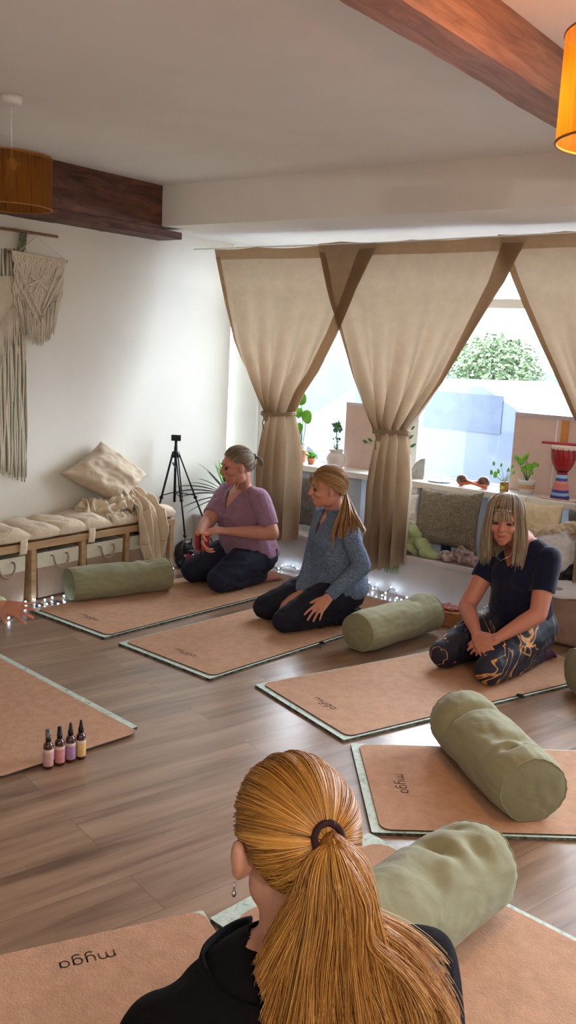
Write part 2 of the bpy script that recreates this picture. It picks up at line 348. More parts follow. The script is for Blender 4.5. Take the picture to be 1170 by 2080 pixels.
def mat_pair(C,e,L,w=.66,cw=.632,cl=None,off=(.016,.03),lab='',clab='',rc=.035,text=True,tpos=.105,mint=True,tsz=.024):
    C=V((C[0],C[1])); e=V(e).normalized(); l=V((-e.y,e.x))
    def T(u,v,z): p=C+e*u+l*v; return V((p.x,p.y,z))
    z0=.0005
    if mint:
        m=slab(MB(),rrect(w,L,.006,2),z0,.011,T).build('yoga_mat_underlay',[M_mint,M_mintside],smooth=False); tag(m,lab,'yoga mat','mint mats under the cork mats'); z0=.0115
    cl=cl or L-off[1]-.02
    T2=lambda u,v,z: T(off[0]+u,off[1]+v,z)
    r=root('cork_yoga_mat',T2(cw/2,cl/2,z0),clab,'yoga mat','cork yoga mats')
    slab(MB(),rrect(cw,cl,rc),z0,z0+.0045,T2).build('cork_sheet',[M_cork,M_corkside],r,smooth=False)
    if text:
        mb=MB(); Ls,W=letters(); th=.0016
        for st in Ls:
            for a,b in zip(st,st[1:]):
                f=lambda p:(cw/2+(p[0]-W/2)*tsz, tpos+p[1]*tsz)
                A,B=V(f(a)),V(f(b)); d=(B-A)
                if d.length<1e-6: continue
                d.normalize(); nn=V((-d.y,d.x))*th; A=A-d*th*.5; B=B+d*th*.5
                mb.add([T2(*(A+nn),z0+.0052),T2(*(A-nn),z0+.0052),T2(*(B-nn),z0+.0052),T2(*(B+nn),z0+.0052)],[(0,1,2,3)])
        mb.build('printed_wordmark',M_ink,r,smooth=False)
    return r
def ang(d): return (math.cos(math.radians(d)),math.sin(math.radians(d)))
mat_pair((-3.995,3.10),ang(-3.5),1.73,w=.635,cw=.61,lab='mint rubber mat nearest the storage bench, under the kneeling woman in mauve',clab='cork mat nearest the storage bench with the woman in mauve kneeling on it')
mat_pair((-3.253,3.053),ang(-4.9),1.73,lab='mint rubber mat under the kneeling woman in the blue fleece',clab='cork mat with the woman in the blue fleece kneeling on it')
mat_pair((-2.406,3.084),ang(-19.5),1.62,lab='mint rubber mat under the woman in the navy tee',clab='cork mat with the woman in the navy tee kneeling on it')
mat_pair((-1.748,2.857),ang(-51.2),1.6,lab='mint rubber mat at right, the big bolster lying across its cork cover',clab='empty cork mat at right with a big olive bolster lying across it')
mat_pair((-1.462,1.694),(-.477,-.878),1.72,w=.66,cw=.65,off=(.004,.006),lab='mint rubber mat under the ponytailed woman, only a corner of it showing',clab='nearest cork mat, under the woman with the long ginger ponytail',rc=.04,tpos=.078,tsz=.0235)
A=V((-1.342,2.335)); B=V((-1.425,1.685))
mat_pair(A,(B-A),1.7,w=.66,cw=.615,off=(.022,.05),rc=.06,lab='mint rubber mat with wide pale border below the nearest bolster, right of the ponytail',clab='cork mat between the ponytailed woman and the bolster in front of her',text=False)
# the teacher's mat by the bottles
def teacher_mat():
    C=V((-2.405,2.375)); e=V((-.075,-.56)).normalized(); l=V((e.y,-e.x))
    T=lambda u,v,z:V((*(C+e*u+l*v),z))
    m=slab(MB(),[(p[0]-.035,p[1]+.055) for p in rrect(.6,1.55,.005,2)][::-1],.0005,.008,T).build('yoga_mat_underlay',[M_mint,M_mintside],smooth=False); tag(m,'mint rubber mat showing as a thin strip beside the bottles mat','yoga mat','mint mats under the cork mats')
    c=slab(MB(),rrect(.6,1.6,.04)[::-1],.0085,.013,T).build('cork_yoga_mat',[M_cork,M_corkside],smooth=False); tag(c,'cork mat at left edge with four small bottles at its end','yoga mat','cork yoga mats')
teacher_mat()
# ---------------------------------------------------------------- bolsters
def bolster(P0,P1,r,label,dents,seed,squash=.93,roll=0.,sag=.0,z0=.018):
    """P0,P1: ends of the axis on the ground; dents: (t along, angle deg from top, depth, width t, width deg)"""
    P0=V((P0[0],P0[1],0)); P1=V((P1[0],P1[1],0)); ax=(P1-P0); L=ax.length; ax.normalize(); side=V((-ax.y,ax.x,0))
    rt=root('bolster',((P0+P1)/2)[:2]+(z0,) if False else (*((P0+P1)/2).xy,z0),label,'bolster','olive yoga bolsters')
    NU,NV=110,120
    def rad(a,t):
        d=0
        for (dt,da,dd,wt,wa) in dents:
            x=(t-dt)/wt; y=((a-da+180)%360-180)/wa; d+=dd*math.exp(-x*x-y*y)
        e=min(t,1-t)*L
        k=1-.10*math.exp(-e/.02)                       # rounds in at the end seam
        pk=.0013*math.sin(math.radians(a)*23+seed)*math.exp(-e/.05)   # gathers along the seam
        lump=.008*nz((math.cos(math.radians(a))*.8,math.sin(math.radians(a))*.8,t*2.2),1.6,seed)+.0035*nz((math.cos(math.radians(a))*2,math.sin(math.radians(a))*2,t*5),2.2,seed+4)
        return r*k-d+pk+lump
    def P(a,t,R):
        q=math.radians(a+roll); x=math.sin(q)*R; z=math.cos(q)*R
        zc=r*squash; zz=z*squash
        if zz<-r*squash*.84: zz=-r*squash*.84+(zz+r*squash*.84)*.25; x*=1.03
        s=sag*math.sin(t*math.pi)
        return P0+ax*(t*L)+side*x+V((0,0,max(z0+.001,z0+zc*.88+zz-s*.5)))
    mb=MB(); mb.grid(lambda u,v:P(u*360,v,rad(u*360,v)),NU,NV,closeu=True)
    mb.build('cover',M_bol,rt,weld=True)
    for t,sg in ((0,-1),(1,1)):
        c=MB(); 
        def cap(u,v):
            R=rad(u*360,t)*(v if v>.001 else .001); bul=(.018*(1-v**2.5)+.004*nz((math.cos(u*6.28)*v,math.sin(u*6.28)*v,t*5),3,seed))
            return P(u*360,t,R)+ax*sg*bul
        c.grid(cap,60,14,closeu=True).build('end_panel',M_bolcap,rt,weld=True)
        s=MB(); pts=[P(a,t,rad(a,t)+.0015) for a in range(0,361,5)]; s.tube(pts,.0028,6,cap=False).build('piping',M_bol,rt)
    # carry handle
    return rt
D1=[(.62,20,.02,.06,22),(.78,-5,.016,.05,20),(.9,30,.012,.05,24),(.5,-30,.008,.05,20)]
bolster((-4.0,3.37),(-3.80,3.95),.108,'slim olive bolster lying in front of the storage bench',D1,1.)
bolster((-2.325,3.80),(-2.245,4.40),.112,'olive bolster lying beside the woman in the blue fleece',[(.72,5,.022,.05,30),(.9,0,-.012,.08,30),(.55,20,.01,.05,20),(.12,-60,.012,.1,30)],2.)
bolster((-1.435,3.13),(-.975,2.745),.128,'big creased olive bolster lying across the empty cork mat',[(.26,0,.042,.035,62),(.70,2,.034,.05,30),(.79,22,.03,.035,20),(.82,-18,.028,.03,14),(.6,-25,.01,.06,20),(.1,0,-.01,.1,60)],3.)
bolster((-1.0,1.66),(-.925,2.235),.132,'nearest olive bolster, right beside the ginger ponytail',[(.66,8,.03,.05,32),(.8,-25,.02,.05,20),(.45,-25,.016,.09,24),(.88,22,.014,.04,20)],4.)
bolster((-1.30,4.02),(-.85,4.42),.118,'olive bolster mostly cut off by the right edge of the view',[(.2,0,.02,.06,40)],5.)
# ---------------------------------------------------------------- curtains
def curtain(lab,top,tie,bot,le,re,yb,ph,flapr=True):
    """top:(xL,xR,z) tie:(xL,xR,z) bot:(xL,xR,zL,zR); le/re: edge shapes (v, x)"""
    rt=root('curtain',((top[0]+top[1])/2,yb,top[2]),lab,'curtain','linen curtains across the window')
    def surf(u,v):
        # v 0 at the hem below, 1 at the top
        if v>.42:
            w=min(1.,max(0.,(v-.42)/.58)); z=lerp(tie[2],top[2],w); xl=pw(le,w); xr=pw(re,w)
            wd=xr-xl; g=max(0,1-w*1.6)
            tz=z-(.012*abs(math.sin(u*9.+ph)))*(w>.9)*(w-.9)*10
            fold=(.055*(1-w)**1.6)*math.cos(u*2*math.pi*5+ph)+.010*math.sin(u*17+ph*2+w*2.5)*(1-w*.5)+.014*math.sin(u*7+3*w+ph)
            dx=.010*(1-w)*math.sin(u*31+ph)
            edge=.0
            if flapr and u>.9: fold-=.045*(u-.9)/.1*min(1,(1-w)*4)
            if u<.1: fold-=.03*(.1-u)/.1*min(1,(1-w)*3)
            rnd=-.05*math.sin(math.pi*u)*(1-w)**2
            return V((lerp(xl,xr,u)+dx,yb+fold+rnd,tz))
        w=min(1.,max(0.,v/.42)); zb=lerp(bot[2],bot[3],u)
        z=lerp(zb,tie[2],w); s=1-w; s2=min(1,s*2.6)**.7
        cxl=lerp(tie[0],bot[0],s2); cxr=lerp(tie[1],bot[1],s2)
        fold=(.02+.042*s2)*math.cos(u*2*math.pi*4+ph+s*.6)+.012*math.sin(u*29+ph)
        pinch=math.exp(-(s*9)**2)
        return V((lerp(cxl,cxr,u)+.012*math.sin(u*25+ph)*s2,yb+fold*(1-.3*pinch)-.05*math.sin(math.pi*u)*(1-.2*s),z))
    m=MB(); m.grid(surf,150,150); m.build('fabric',M_curt,rt)
    # double-thickness heading along the top, turned over to the front
    h=MB(); h.grid(lambda u,v: surf(u,1-.042*(1-v))+V((0,.006,.003)),100,6); h.build('heading',M_curt2,rt)
    if flapr:
        fl=MB(); fl.grid(lambda u,v: surf(lerp(.905,.998,u),lerp(.42,.985,v))+V((0,-.006-.012*math.sin(u*3.1),0)),14,60); fl.build('side_hem',M_curt2,rt)
    hl=MB(); hl.grid(lambda u,v: surf(lerp(.002,.035,u),lerp(.42,.97,v))+V((0,-.006,0)),6,60); hl.build('side_hem',M_curt2,rt)
    # tie cord wrapped round the gather, with a knot
    cx=(tie[0]+tie[1])/2; rx=(tie[1]-tie[0])/2+.012; c=MB()
    for dz in (0,.011):
        c.tube([(cx+rx*math.cos(a),yb-.03+.085*math.sin(a),tie[2]+dz+.010*math.sin(a*1.+ph)) for a in [i*math.pi/20 for i in range(41)]],.0065,8)
    kx=cx-rx*.35; c.ell((kx,yb-.115,tie[2]-.01),(.02,.014,.018)); c.ell((kx+.012,yb-.12,tie[2]-.03),(.016,.012,.02)); c.tube([(kx,yb-.12,tie[2]-.02),(kx-.012,yb-.12,tie[2]-.06),(kx-.006,yb-.118,tie[2]-.10)],.005,6)
    c.build('tie_cord',M_curt,rt); return rt
CY=4.85
def ex(pts,z0,z1): 
    return sorted([((PY(px,py,CY).z-z0)/(z1-z0),PY(px,py,CY).x) for px,py in pts])
le=ex([(546,838),(528,808),(508,770),(490,730),(476,690),(461,610),(440,506)],1.065,2.128)
re=ex([(601,838),(622,795),(650,755),(690,682),(730,595),(755,535),(771,497)],1.065,2.128)
curtain('leftmost linen curtain tied back behind the woman in mauve',(-4.27,-2.99,2.128),(le[0][1],re[0][1],1.065),(PY(523,1095,CY).x,PY(603,1095,CY).x,.20,.235),le,re,CY-.012,.6)
le=ex([(766,872),(750,838),(722,765),(695,675),(668,590),(645,500)],1.017,2.15)
re=ex([(829,872),(862,830),(905,775),(965,680),(1030,575),(1062,500),(1076,471)],1.017,2.15)
curtain('middle linen curtain hanging tied between the woman in fleece and the green throw',(-3.40,-2.06,2.15),(le[0][1],re[0][1],1.017),(PY(738,1150,CY).x,PY(822,1150,CY).x,.13,.225),le,re,CY+.02,2.1)
le=ex([(1212,905),(1195,880),(1170,850),(1135,772),(1100,700),(1068,632),(1035,560),(1003,478)],.985,2.172)
le[0]=(0,le[0][1])
re=[(0,le[0][1]+.19),(.3,-1.28),(.6,-1.08),(1,-.86)]
curtain('rightmost linen curtain cut by the edge of the view',(-2.33,-.86,2.172),(le[0][1],le[0][1]+.19,.985),(le[0][1]-.05,le[0][1]+.25,.1,.1),le,re,CY+.045,3.9,False)
w=MB(); w.tube([(WX+.01,CY+.01,2.128),(-3.,CY+.01,2.135),(-1.,CY+.02,2.175),(2.99,CY+.02,2.19)],.004,8); tag(w.build('curtain_wire',M_white),'thin white wire carrying the linen curtains','curtain wire')
# ---------------------------------------------------------------- storage bench with baskets
BX=-4.15; BY0=1.35; BY1=4.385
o=root('storage_bench',(-4.32,3.,0),'light oak storage bench along the left wall','bench')
MB().box((WX+.01,BY0,.302),(BX,BY1,.345)).build('bench_top',M_oak,o,smooth=False,bevel=.002)
for y in (1.37,1.76,2.13,2.51,2.88,3.245,3.61,3.965,4.365):
    MB().box((WX+.012,y-.017,0),(BX-.004,y+.017,.302)).build('upright',M_oak,o,smooth=False,bevel=.002)
def basket(y0,y1,lab):
    r=root('storage_basket',(-4.32,(y0+y1)/2,.001),lab,'basket','canvas baskets in the storage bench')
    def shell(za,zb,nm,mt,open_=True):
        mb=MB(); x0,x1=WX+.05,BX-.02; t=.006
        def rg(z): 
            k=.006*math.sin((z-.1)*9); return [(x0,y0-k),(x1+k*.5,y0-k),(x1+k*.5,y1+k),(x0,y1+k)]
        zs=[lerp(za,zb,i/4) for i in range(5)]; vs=[]
        for z in zs: vs+=[(*p,z) for p in rg(z)]
        fs=[(i*4+j,i*4+(j+1)%4,(i+1)*4+(j+1)%4,(i+1)*4+j) for i in range(4) for j in range(4)]
        if not open_: fs.append((3,2,1,0))
        mb.add(vs,fs); return mb.build(nm,mt,r,smooth=False,solid=t)
    shell(.006,.185,'lower_band',M_basket2,False); shell(.185,.272,'upper_band',M_basket1)
    yc=(y0+y1)/2; w=.052; h=MB()
    pts=[(BX-.014,yc-w,.248),(BX+.004,yc-w,.243),(BX+.01,yc-w*.96,.215),(BX+.012,yc-w*.6,.185),(BX+.012,yc,.172),(BX+.012,yc+w*.6,.185),(BX+.01,yc+w*.96,.215),(BX+.004,yc+w,.243),(BX-.014,yc+w,.248)]
    h.tube([spl(pts,i/40) for i in range(41)],.0065,8).build('rope_handle',M_rope,r)
    for s in(-1,1): MB().lathe([(.004,-.002),(.011,-.002),(.011,.002),(.004,.002)],(BX-.016,yc+s*w,.249),16,Matrix.Rotation(math.pi/2,3,'Y')).build('eyelet',M_white,r)
basket(2.92,3.19,'canvas basket at the left edge, under the end of the bench seat in view')
basket(3.285,3.575,'canvas basket just left of the slim bolster in the bench')
basket(3.65,3.93,'canvas basket behind the slim bolster with a clear rope handle')
basket(4.0,4.33,'canvas basket behind the hanging throw at the far end of the bench')
basket(2.55,2.85,'canvas basket beyond the left edge behind the raised hand')
# tufted cushion
o=root('bench_cushion',(-4.32,3.,.345),'long tufted cream cushion along the storage bench','cushion')
cb=[2.55,2.80,3.02,3.22,3.42,3.62,3.84,4.06,4.24,4.39]
def cush(u,v):
    y=lerp(cb[0],cb[-1],v)
    for a,b in zip(cb,cb[1:]):
        if a<=y<=b: f=(y-a)/(b-a); break
    lob=math.sin(math.pi*min(max(f,0),1))**.45
    q=u*2*math.pi; cx,cz=math.cos(q),math.sin(q)
    hw=.178; e=min(1,min(v,1-v)*60)**.5
    sx=math.copysign(abs(cx)**.45,cx); sz=math.copysign(abs(cz)**.6,cz)
    th=(.020+.038*lob)*(e*.7+.3)
    wob=.010*nz((y*9,sx*1.5,0),1.3)+.005*nz((y*22,sx*3,sz),1.3)
    top=.346+.032; 
    z=top+(th+wob)*sz if sz>0 else top+.031*sz
    return V((-4.322+hw*sx*(.93+.07*lob+.02*nz((y*6,0,2),1)),y+.012*math.sin(sx*3+y*7)*(sz>0),z))
m=MB(); m.grid(cush,64,260,closeu=True); m.add([cush(i/64,0) for i in range(64)],[tuple(range(64))]); m.add([cush(i/64,1) for i in range(64)],[tuple(range(63,-1,-1))]); m.build('pad',M_cush,o,weld=True)
for y in (3.165,3.66,4.05):
    t=MB(); pts=[(-4.16,.385),(-4.148,.375),(-4.140,.35),(-4.139,.32),(-4.141,.288),(-4.16,.286)]
    if y==4.05: continue
    t.grid(lambda u,v:V((spl([(a,0,b) for a,b in pts],v).x,y+(u-.5)*.05+.004*math.sin(v*6),spl([(a,0,b) for a,b in pts],v).z)),5,20); t.build('strap',M_cush,o,solid=-.003)
# pillows ---------------------------------------------------------
def pillow(name,cs,th,mt,label,cat='pillow',group=None,seed=0.,flat=.0,pinch=.12,wr=.012,nrm=None,piping=False):
    """cs: four corners going round; th thickness"""
    cs=[V(c) for c in cs]; n=(cs[2]-cs[0]).cross(cs[3]-cs[1]).normalized()
    if nrm and n.dot(V(nrm))<0: n=-n
    cen=sum(cs,V())/4
    def P(u,v,s):
        uu,vv=2*u-1,2*v-1
        k=1-pinch*(1-uu*uu)*(vv**6)*.9; k2=1-pinch*(1-vv*vv)*(uu**6)*.9
        a=.5+.5*uu*k2; b=.5+.5*vv*k
        p=(cs[0]*(1-a)+cs[1]*a)*(1-b)+(cs[3]*(1-a)+cs[2]*a)*b
        h=max(0,(1-uu**4)*(1-vv**4))**.5*(1-.25*(uu*uu+vv*vv)/2)
        w=wr*(nz((u*2.2,v*2.2,s*2),2.,seed)+.6*nz((u*5,v*5,s),2.,seed+3))*min(1,h*1.6)+wr*.5*math.sin(math.atan2(vv,uu)*8+seed)*max(0,math.hypot(uu,vv)-.7)*h*3
        return p+n*(s*th/2*h+w*(1 if s>0 else .5))
    m=MB(); m.grid(lambda u,v:P(u,v,1),44,44); m.grid(lambda u,v:P(1-u,v,-1),44,44)
    o=m.build(name,mt,weld=True); tag(o,label,cat,group)
    return o
pb=[PX(122,962,-4.40),PX(205,896,-4.455),PX(300,966,-4.40),PX(243,1028,-4.30)]
pillow('throw_pillow',pb,.17,M_pil,'sand coloured pillow balanced on one corner on the storage bench against the wall',seed=3,wr=.016,nrm=(1,0,0))
# crumpled throw on the bench, spilling over the front
o=root('throw_blanket',(-4.2,4.1,.4),'cream fringed throw crumpled on the bench, spilling over its front edge','blanket')
pr=[(-4.44,0,.50),(-4.36,0,.53),(-4.26,0,.50),(-4.18,0,.455),(-4.135,0,.40),(-4.118,0,.33),(-4.112,0,.25),(-4.11,0,.17),(-4.108,0,.11)]
def drp(u,v):
    p=spl(pr,v); y=lerp(4.01+.05*v,4.26-.03*v,u)+.02*math.sin(v*7+u*3); f=.014*math.sin(u*26+v*3)+.012*math.sin(u*11+v*6)+.03*nz((u*4,v*5,0),1.5,2.)*(1-v*.6)
    d=.035*nz((u*3,v*3,1),2.,5.)*(v<.45)
    return V((p.x+f*(.4+.6*(v>.3)),y,p.z+(abs(f)+d)*(v<.5)+.014*math.sin(u*9)*(v>.8)))
m=MB(); m.grid(drp,60,80); m.build('cloth',M_throw,o,solid=.004)
m=MB(); h0=V((-4.33,3.93,.43))
m.ell(h0,(.10,.16,.05)); m.ell(h0+V((.03,.12,.03)),(.09,.12,.05)); m.ell(h0+V((-.02,-.1,.02)),(.07,.08,.045)); m.ell(h0+V((.04,.24,.02)),(.08,.08,.045))
m.build('crumpled_heap',M_throw,o,remesh=.006,smooth_it=3,disp=lambda c:.022*math.sin(nz(c,14,1.)*9)+.01*nz(c,40,2.))
f=MB()
for i in range(46):
    u=i/45; p=drp(u,1.); f.tube([p,p+V((.004*random.uniform(-1,1),.006*random.uniform(-1,1),-.03)),p+V((.006*random.uniform(-1,1),.01*random.uniform(-1,1),-.062))],[.0022,.002,.0012],5)
for i in range(60):
    u=random.random(); p=V((-4.20+.03*random.random(),lerp(3.80,4.1,u),.435)); e=V((random.uniform(.0,.03),random.uniform(-.02,.02),-.055)); f.tube([p,p+e*.5+V((.012,0,.01)),p+e],[.0026,.0022,.0013],5)
f.build('fringe',M_throw,o)['kind']='stuff'
m=MB(); m.ell((-4.36,4.30,.462),(.045,.05,.02)); tag(m.build('small_pouch',mat('pouch_print',(150,110,116),.7,.5,60,col2=(48,40,48)),disp=lambda c:.005*nz(c,40)),'small dark and pink patterned pouch on the far end of the bench cushion','pouch')
# ---------------------------------------------------------------- bottles by the teacher mat
def spray(loc,lc,lab,kind):
    r=root('spray_bottle',loc,lab,'bottle','small amber spray bottles'); amber=M_amber; x,y,z=loc
    MB().lathe([(0,0),(.0155,0),(.0175,.002),(.0175,.083),(.0165,.089),(.012,.095),(.0085,.099),(.0085,.103),(0,.103)],loc,28).build('glass_body',amber,r,weld=True)
    MB().lathe([(.0178,.012),(.0180,.0125),(.0180,.0735),(.0178,.074)],loc,28,cap=False).build('label_band',lc,r)
    MB().lathe([(.0182,.062),(.0184,.0623),(.0184,.072),(.0182,.0723)],loc,28,cap=False).build('label_header',M_lab0,r)
    if kind=='pump':
        MB().lathe([(0,.099),(.0095,.099),(.0095,.117),(.0075,.118),(.0065,.13),(.0065,.139),(0,.139)],loc,20).build('spray_head',M_blk,r)
        MB().lathe([(.0098,.118),(.0098,.142),(0,.1425)],loc,20,cap=False).build('clear_cap',M_clear,r)
    elif kind=='cap': MB().lathe([(0,.099),(.0098,.099),(.0098,.118),(.0082,.1185),(.0078,.142),(0,.1425)],loc,20).build('spray_head',M_blk,r)
    else: MB().lathe([(0,.099),(.0098,.099),(.0098,.115),(.0075,.121),(.005,.138),(.0035,.146),(0,.147)],loc,20).build('dropper_nozzle',M_blk,r)
M_amber=mat('amber_glass',(62,20,12),.12,.1,5,coat=.6,spec=.6); M_clear=mat('clear_plastic',(170,170,172),.15,.05,5,trans=.7); M_lab0=mat('label_cream',(214,190,180),.6,.05,20)
for i,(px,py,c,l,k) in enumerate([(98,1560,(196,150,150),'dusty pink labelled spray bottle with pale cap, leftmost of the four','pump'),(121,1553,(200,130,134),'rose labelled bottle with a straight black cap, second of the four','cap'),(143,1546,(160,126,164),'lilac labelled bottle with a pointed black nozzle','nozzle'),(164,1540,(214,176,112),'yellow labelled bottle with a pointed nozzle, rightmost of the four','nozzle')]):
    p=PZ(px,py,0); spray((p.x,p.y,.0005),mat('label_%s'%['dusty','rose','lilac','yellow'][i],c,.6,.12,50),l,k)
# ================================================================ LAMPS
def shade_mat():
    m,nt,b,o=newmat('woven_shade'); v=coords(nt)
    wv=N(nt,'ShaderNodeTexWave',Scale=42.,Distortion=3.5,Detail=3.); wv.bands_direction='Z' if False else 'X'
    n=N(nt,'ShaderNodeTexNoise',Scale=5.,Detail=5.); mp=N(nt,'ShaderNodeMapping'); mp.inputs['Scale'].default_value=(22,22,1.2); nt.links.new(v,mp.inputs[0]); nt.links.new(mp.outputs[0],n.inputs['Vector'])
    cr=ramp(nt,[(.3,sl((112,64,14))),(.7,sl((176,118,44)))],n.outputs[0])
    t=N(nt,'ShaderNodeBsdfTranslucent'); nt.links.new(cr,t.inputs[0]); nt.links.new(cr,b.inputs['Base Color']); b.inputs['Roughness'].default_value=.8
    m1=N(nt,'ShaderNodeMixShader'); m1.inputs[0].default_value=.55; nt.links.new(b.outputs[0],m1.inputs[1]); nt.links.new(t.outputs[0],m1.inputs[2])
    tr=N(nt,'ShaderNodeBsdfTransparent'); tr.inputs[0].default_value=(*sl((235,190,120)),1); m2=N(nt,'ShaderNodeMixShader')
    fr=ramp(nt,[(.4,(.34,)*3),(.62,(.52,)*3)],n.outputs[0]); nt.links.new(fr,m2.inputs[0]); nt.links.new(m1.outputs[0],m2.inputs[1]); nt.links.new(tr.outputs[0],m2.inputs[2]); nt.links.new(m2.outputs[0],o.inputs[0]); return m
M_shade=shade_mat(); M_rim=mat('shade_rim',(150,104,56),.6,.1,20); M_bulb=mat('clear_bulb',(190,180,165),.1,.02,5,trans=.6)
M_lit=emis('lit_bulb',(255,180,80),25.)
def pendant(x,y,z0,z1,lab,lit):
    o=root('pendant_lamp',(x,y,CZ),lab,'lamp','drum pendant lamps')
    MB().lathe([(.006,-.035),(.030,-.034),(.040,-.026),(.046,-.001),(0,-.0005)],(x,y,CZ),28).build('ceiling_rose',M_white,o,weld=True)
    MB().tube([(x,y,CZ-.03),(x,y,z1-.02)],.0028,8).build('cord',M_white,o)
    MB().lathe([(.165,z0),(.165,z1)],(x,y,0),72,cap=False).build('shade',M_shade,o,solid=.0)
    for z in (z0,z1): MB().tube([(x+.165*math.cos(a),y+.165*math.sin(a),z) for a in [i*math.pi/30 for i in range(61)]],.0032,6,cap=False).build('shade_rim',M_rim,o)
    sp=MB()
    for k in range(3): a=k*2.094; sp.tube([(x+.02*math.cos(a),y+.02*math.sin(a),z1-.03),(x+.165*math.cos(a),y+.165*math.sin(a),z1-.002)],.0016,6)
    sp.build('shade_carrier',M_white,o)
    MB().lathe([(0,z1-.06),(.018,z1-.06),(.02,z1-.03),(.014,z1-.012),(0,z1-.012)],(x,y,0),20).build('lamp_holder',M_white,o,weld=True)
    zb=z1-.105; MB().lathe([(0,zb-.035),(.018,zb-.030),(.028,zb-.012),(.030,zb+.004),(.022,zb+.028),(.012,zb+.045),(0,zb+.046)],(x,y,0),20).build('bulb',M_lit if lit else M_bulb,o,weld=True)
    return zb
pendant(-3.36,2.51,2.015,2.222,'unlit woven drum pendant hanging in front of the dark beam',False)
lp=ray(1280,275)*(2.12/CF); LX,LY=float(lp[0]),float(lp[1])
pendant(LX,LY,2.0,2.235,'glowing amber drum pendant at top right beside the brown beam',True)
# ================================================================ MACRAME ON THE LEFT WALL
M_mac=cloth('macrame_cotton',(232,222,202),weave=300,bump=.6); M_macg=cloth('macrame_green',(128,138,112),weave=300,bump=.6); M_dowel=wood('driftwood',(96,66,44),(140,100,70),(166,124,90),(30,30,30),.7,.3)
MX=-4.478
def W(px,py,x=MX): return PX(px,py,x)
def hanging():
    a,b=W(-60,456),W(117,481); o=root('wall_hanging',(a+b)/2,'long green and cream macrame hanging on the left wall, its strands reaching towards the bench','wall hanging')
    MB().tube([a,lerp(a,b,.5)+V((0,0,.003)),b],.008,10).build('dowel',M_dowel,o)
    zt=W(30,470).z
    for nm,mt,seed,sel in (('cream_strands',M_mac,1,0),('green_strands',M_macg,2,1)):
        m=MB()
        for i in range(44):
            if (i%3!=0)==(sel==1): continue
            u=i/43; px=lerp(-58,54,u); zb=W(px,lerp(940,976,u)+6*math.sin(i*2.3)).z; yt=W(px,700).y
            zt_=W(px,505).z if i%2 else W(px,560).z
            pts=[(MX-.004+.004*random.random(),yt+.006*math.sin(k*1.3+i)+.003*random.uniform(-1,1),lerp(zt_,zb,k/9)) for k in range(10)]
            m.tube(pts,[.0068]*8+[.006,.003],6)
        m.build(nm,mt,o)
    # braided neck and swags
    m=MB()
    for s in (-1,1):
        for q in range(4):
            pts=[]
            for k in range(26):
                t=k/25; c=W(lerp(46,30,t),lerp(474,560,t)); pts.append((MX+.012+.006*math.cos(t*18+q),c.y+.02*s*math.sin(t*14+q*.8),c.z))
            m.tube(pts,.0045,6)
    for q in range(5):
        pts=[W(lerp(44,-20,k/14),560+45*math.sin(math.pi*k/28)+q*5,MX+.01) for k in range(15)]; m.tube(pts,.0045,6)
    m.build('green_braid',M_macg,o)
    m=MB()   # pointed woven cream panel with its own fringe
    for i in range(30):
        u=i/29; px=lerp(-45,40,u); d=abs(u-.5)*2; pts=[W(px,560+60*(1-d)*0+k*(lerp(95,45,d))/6,MX+.014+.003*math.sin(k*2+i)) for k in range(7)]
        m.tube(pts,.0055,6); e=pts[-1]; m.tube([e,e+V((.003,.004*math.sin(i),-.12)),e+V((.002,.008*math.sin(i*2),-lerp(.26,.20,d)))],[.005,.005,.002],6)
    m.build('cream_panel',M_mac,o)
hanging()
def small_hanging():
    a,b=W(17,511,MX+.03),W(136,531,MX+.03); o=root('wall_hanging',(a+b)/2,'smaller cream fringed macrame on a short dowel, hung over the longer one','wall hanging')
    MB().tube([a,b],.007,10).build('dowel',M_dowel,o)
    t=W(74,480,MX+.02); MB().tube([a+(b-a)*.14,t,b],.0022,6).build('hanging_cord',M_mac,o)
    m=MB(); n=34
    for i in range(n):
        u=i/(n-1); p0=lerp(a,b,.06+.9*u); d=abs(u-.52)*2
        bx=lerp(50,110,u); by=lerp(640,640,u)+ (1-d)*22
        p1=W(lerp(30,128,u),lerp(545,560,u),MX+.035); p2=W(lerp(28,126,u),lerp(600,600,u),MX+.03); p3=W(lerp(36,116,u),by-6,MX+.022)
        pts=[spl([p0,p1,p2,p3],k/16)+V((.004*math.sin(k*1.9+i*3.1),.004*math.sin(k*1.9+i*1.3),0)) for k in range(17)]
        m.tube(pts,.0062,6)
        # lark's head knots on the dowel
        m.ell(p0+V((.004,0,0)),(.011,.0075,.012),nu=8,nv=6)
    m.build('knotted_body',M_mac,o)
    r=MB()   # raised V ridges and diagonal cords
    for (x0,y0,x1,y1) in ((34,540,82,640),(30,560,80,662),(126,560,86,640),(118,545,86,628),(60,560,96,590),(58,580,100,560),(96,545,66,600)):
        A,B=W(x0,y0,MX+.047),W(x1,y1,MX+.04)
        for q in range(3):
            pts=[lerp(A,B,k/22)+V((.004*math.cos(k*1.4+q*2.1),.0055*math.sin(k*1.4+q*2.1),.0055*math.cos(k*1.4+q*2.1))) for k in range(23)]; r.tube(pts,.0042,6)
    r.build('knotted_ridges',M_mac,o)
    f=MB()
    for i in range(120):
        u=random.random(); d=abs(u-.5)*2; s=W(lerp(34,122,u),lerp(600,655,1-d)+random.uniform(-8,4),MX+.03+random.uniform(0,.02)); e=W(lerp(46,112,u)+random.uniform(-3,3),lerp(660,702,(1-d)**.4)+random.uniform(-8,4),MX+.02+random.uniform(0,.02))
        f.tube([s,lerp(s,e,.5)+V((.003,random.uniform(-.004,.004),0)),e],[.0035,.003,.0012],5)
    f.build('fringe',M_mac,o)['kind']='stuff'
small_hanging()
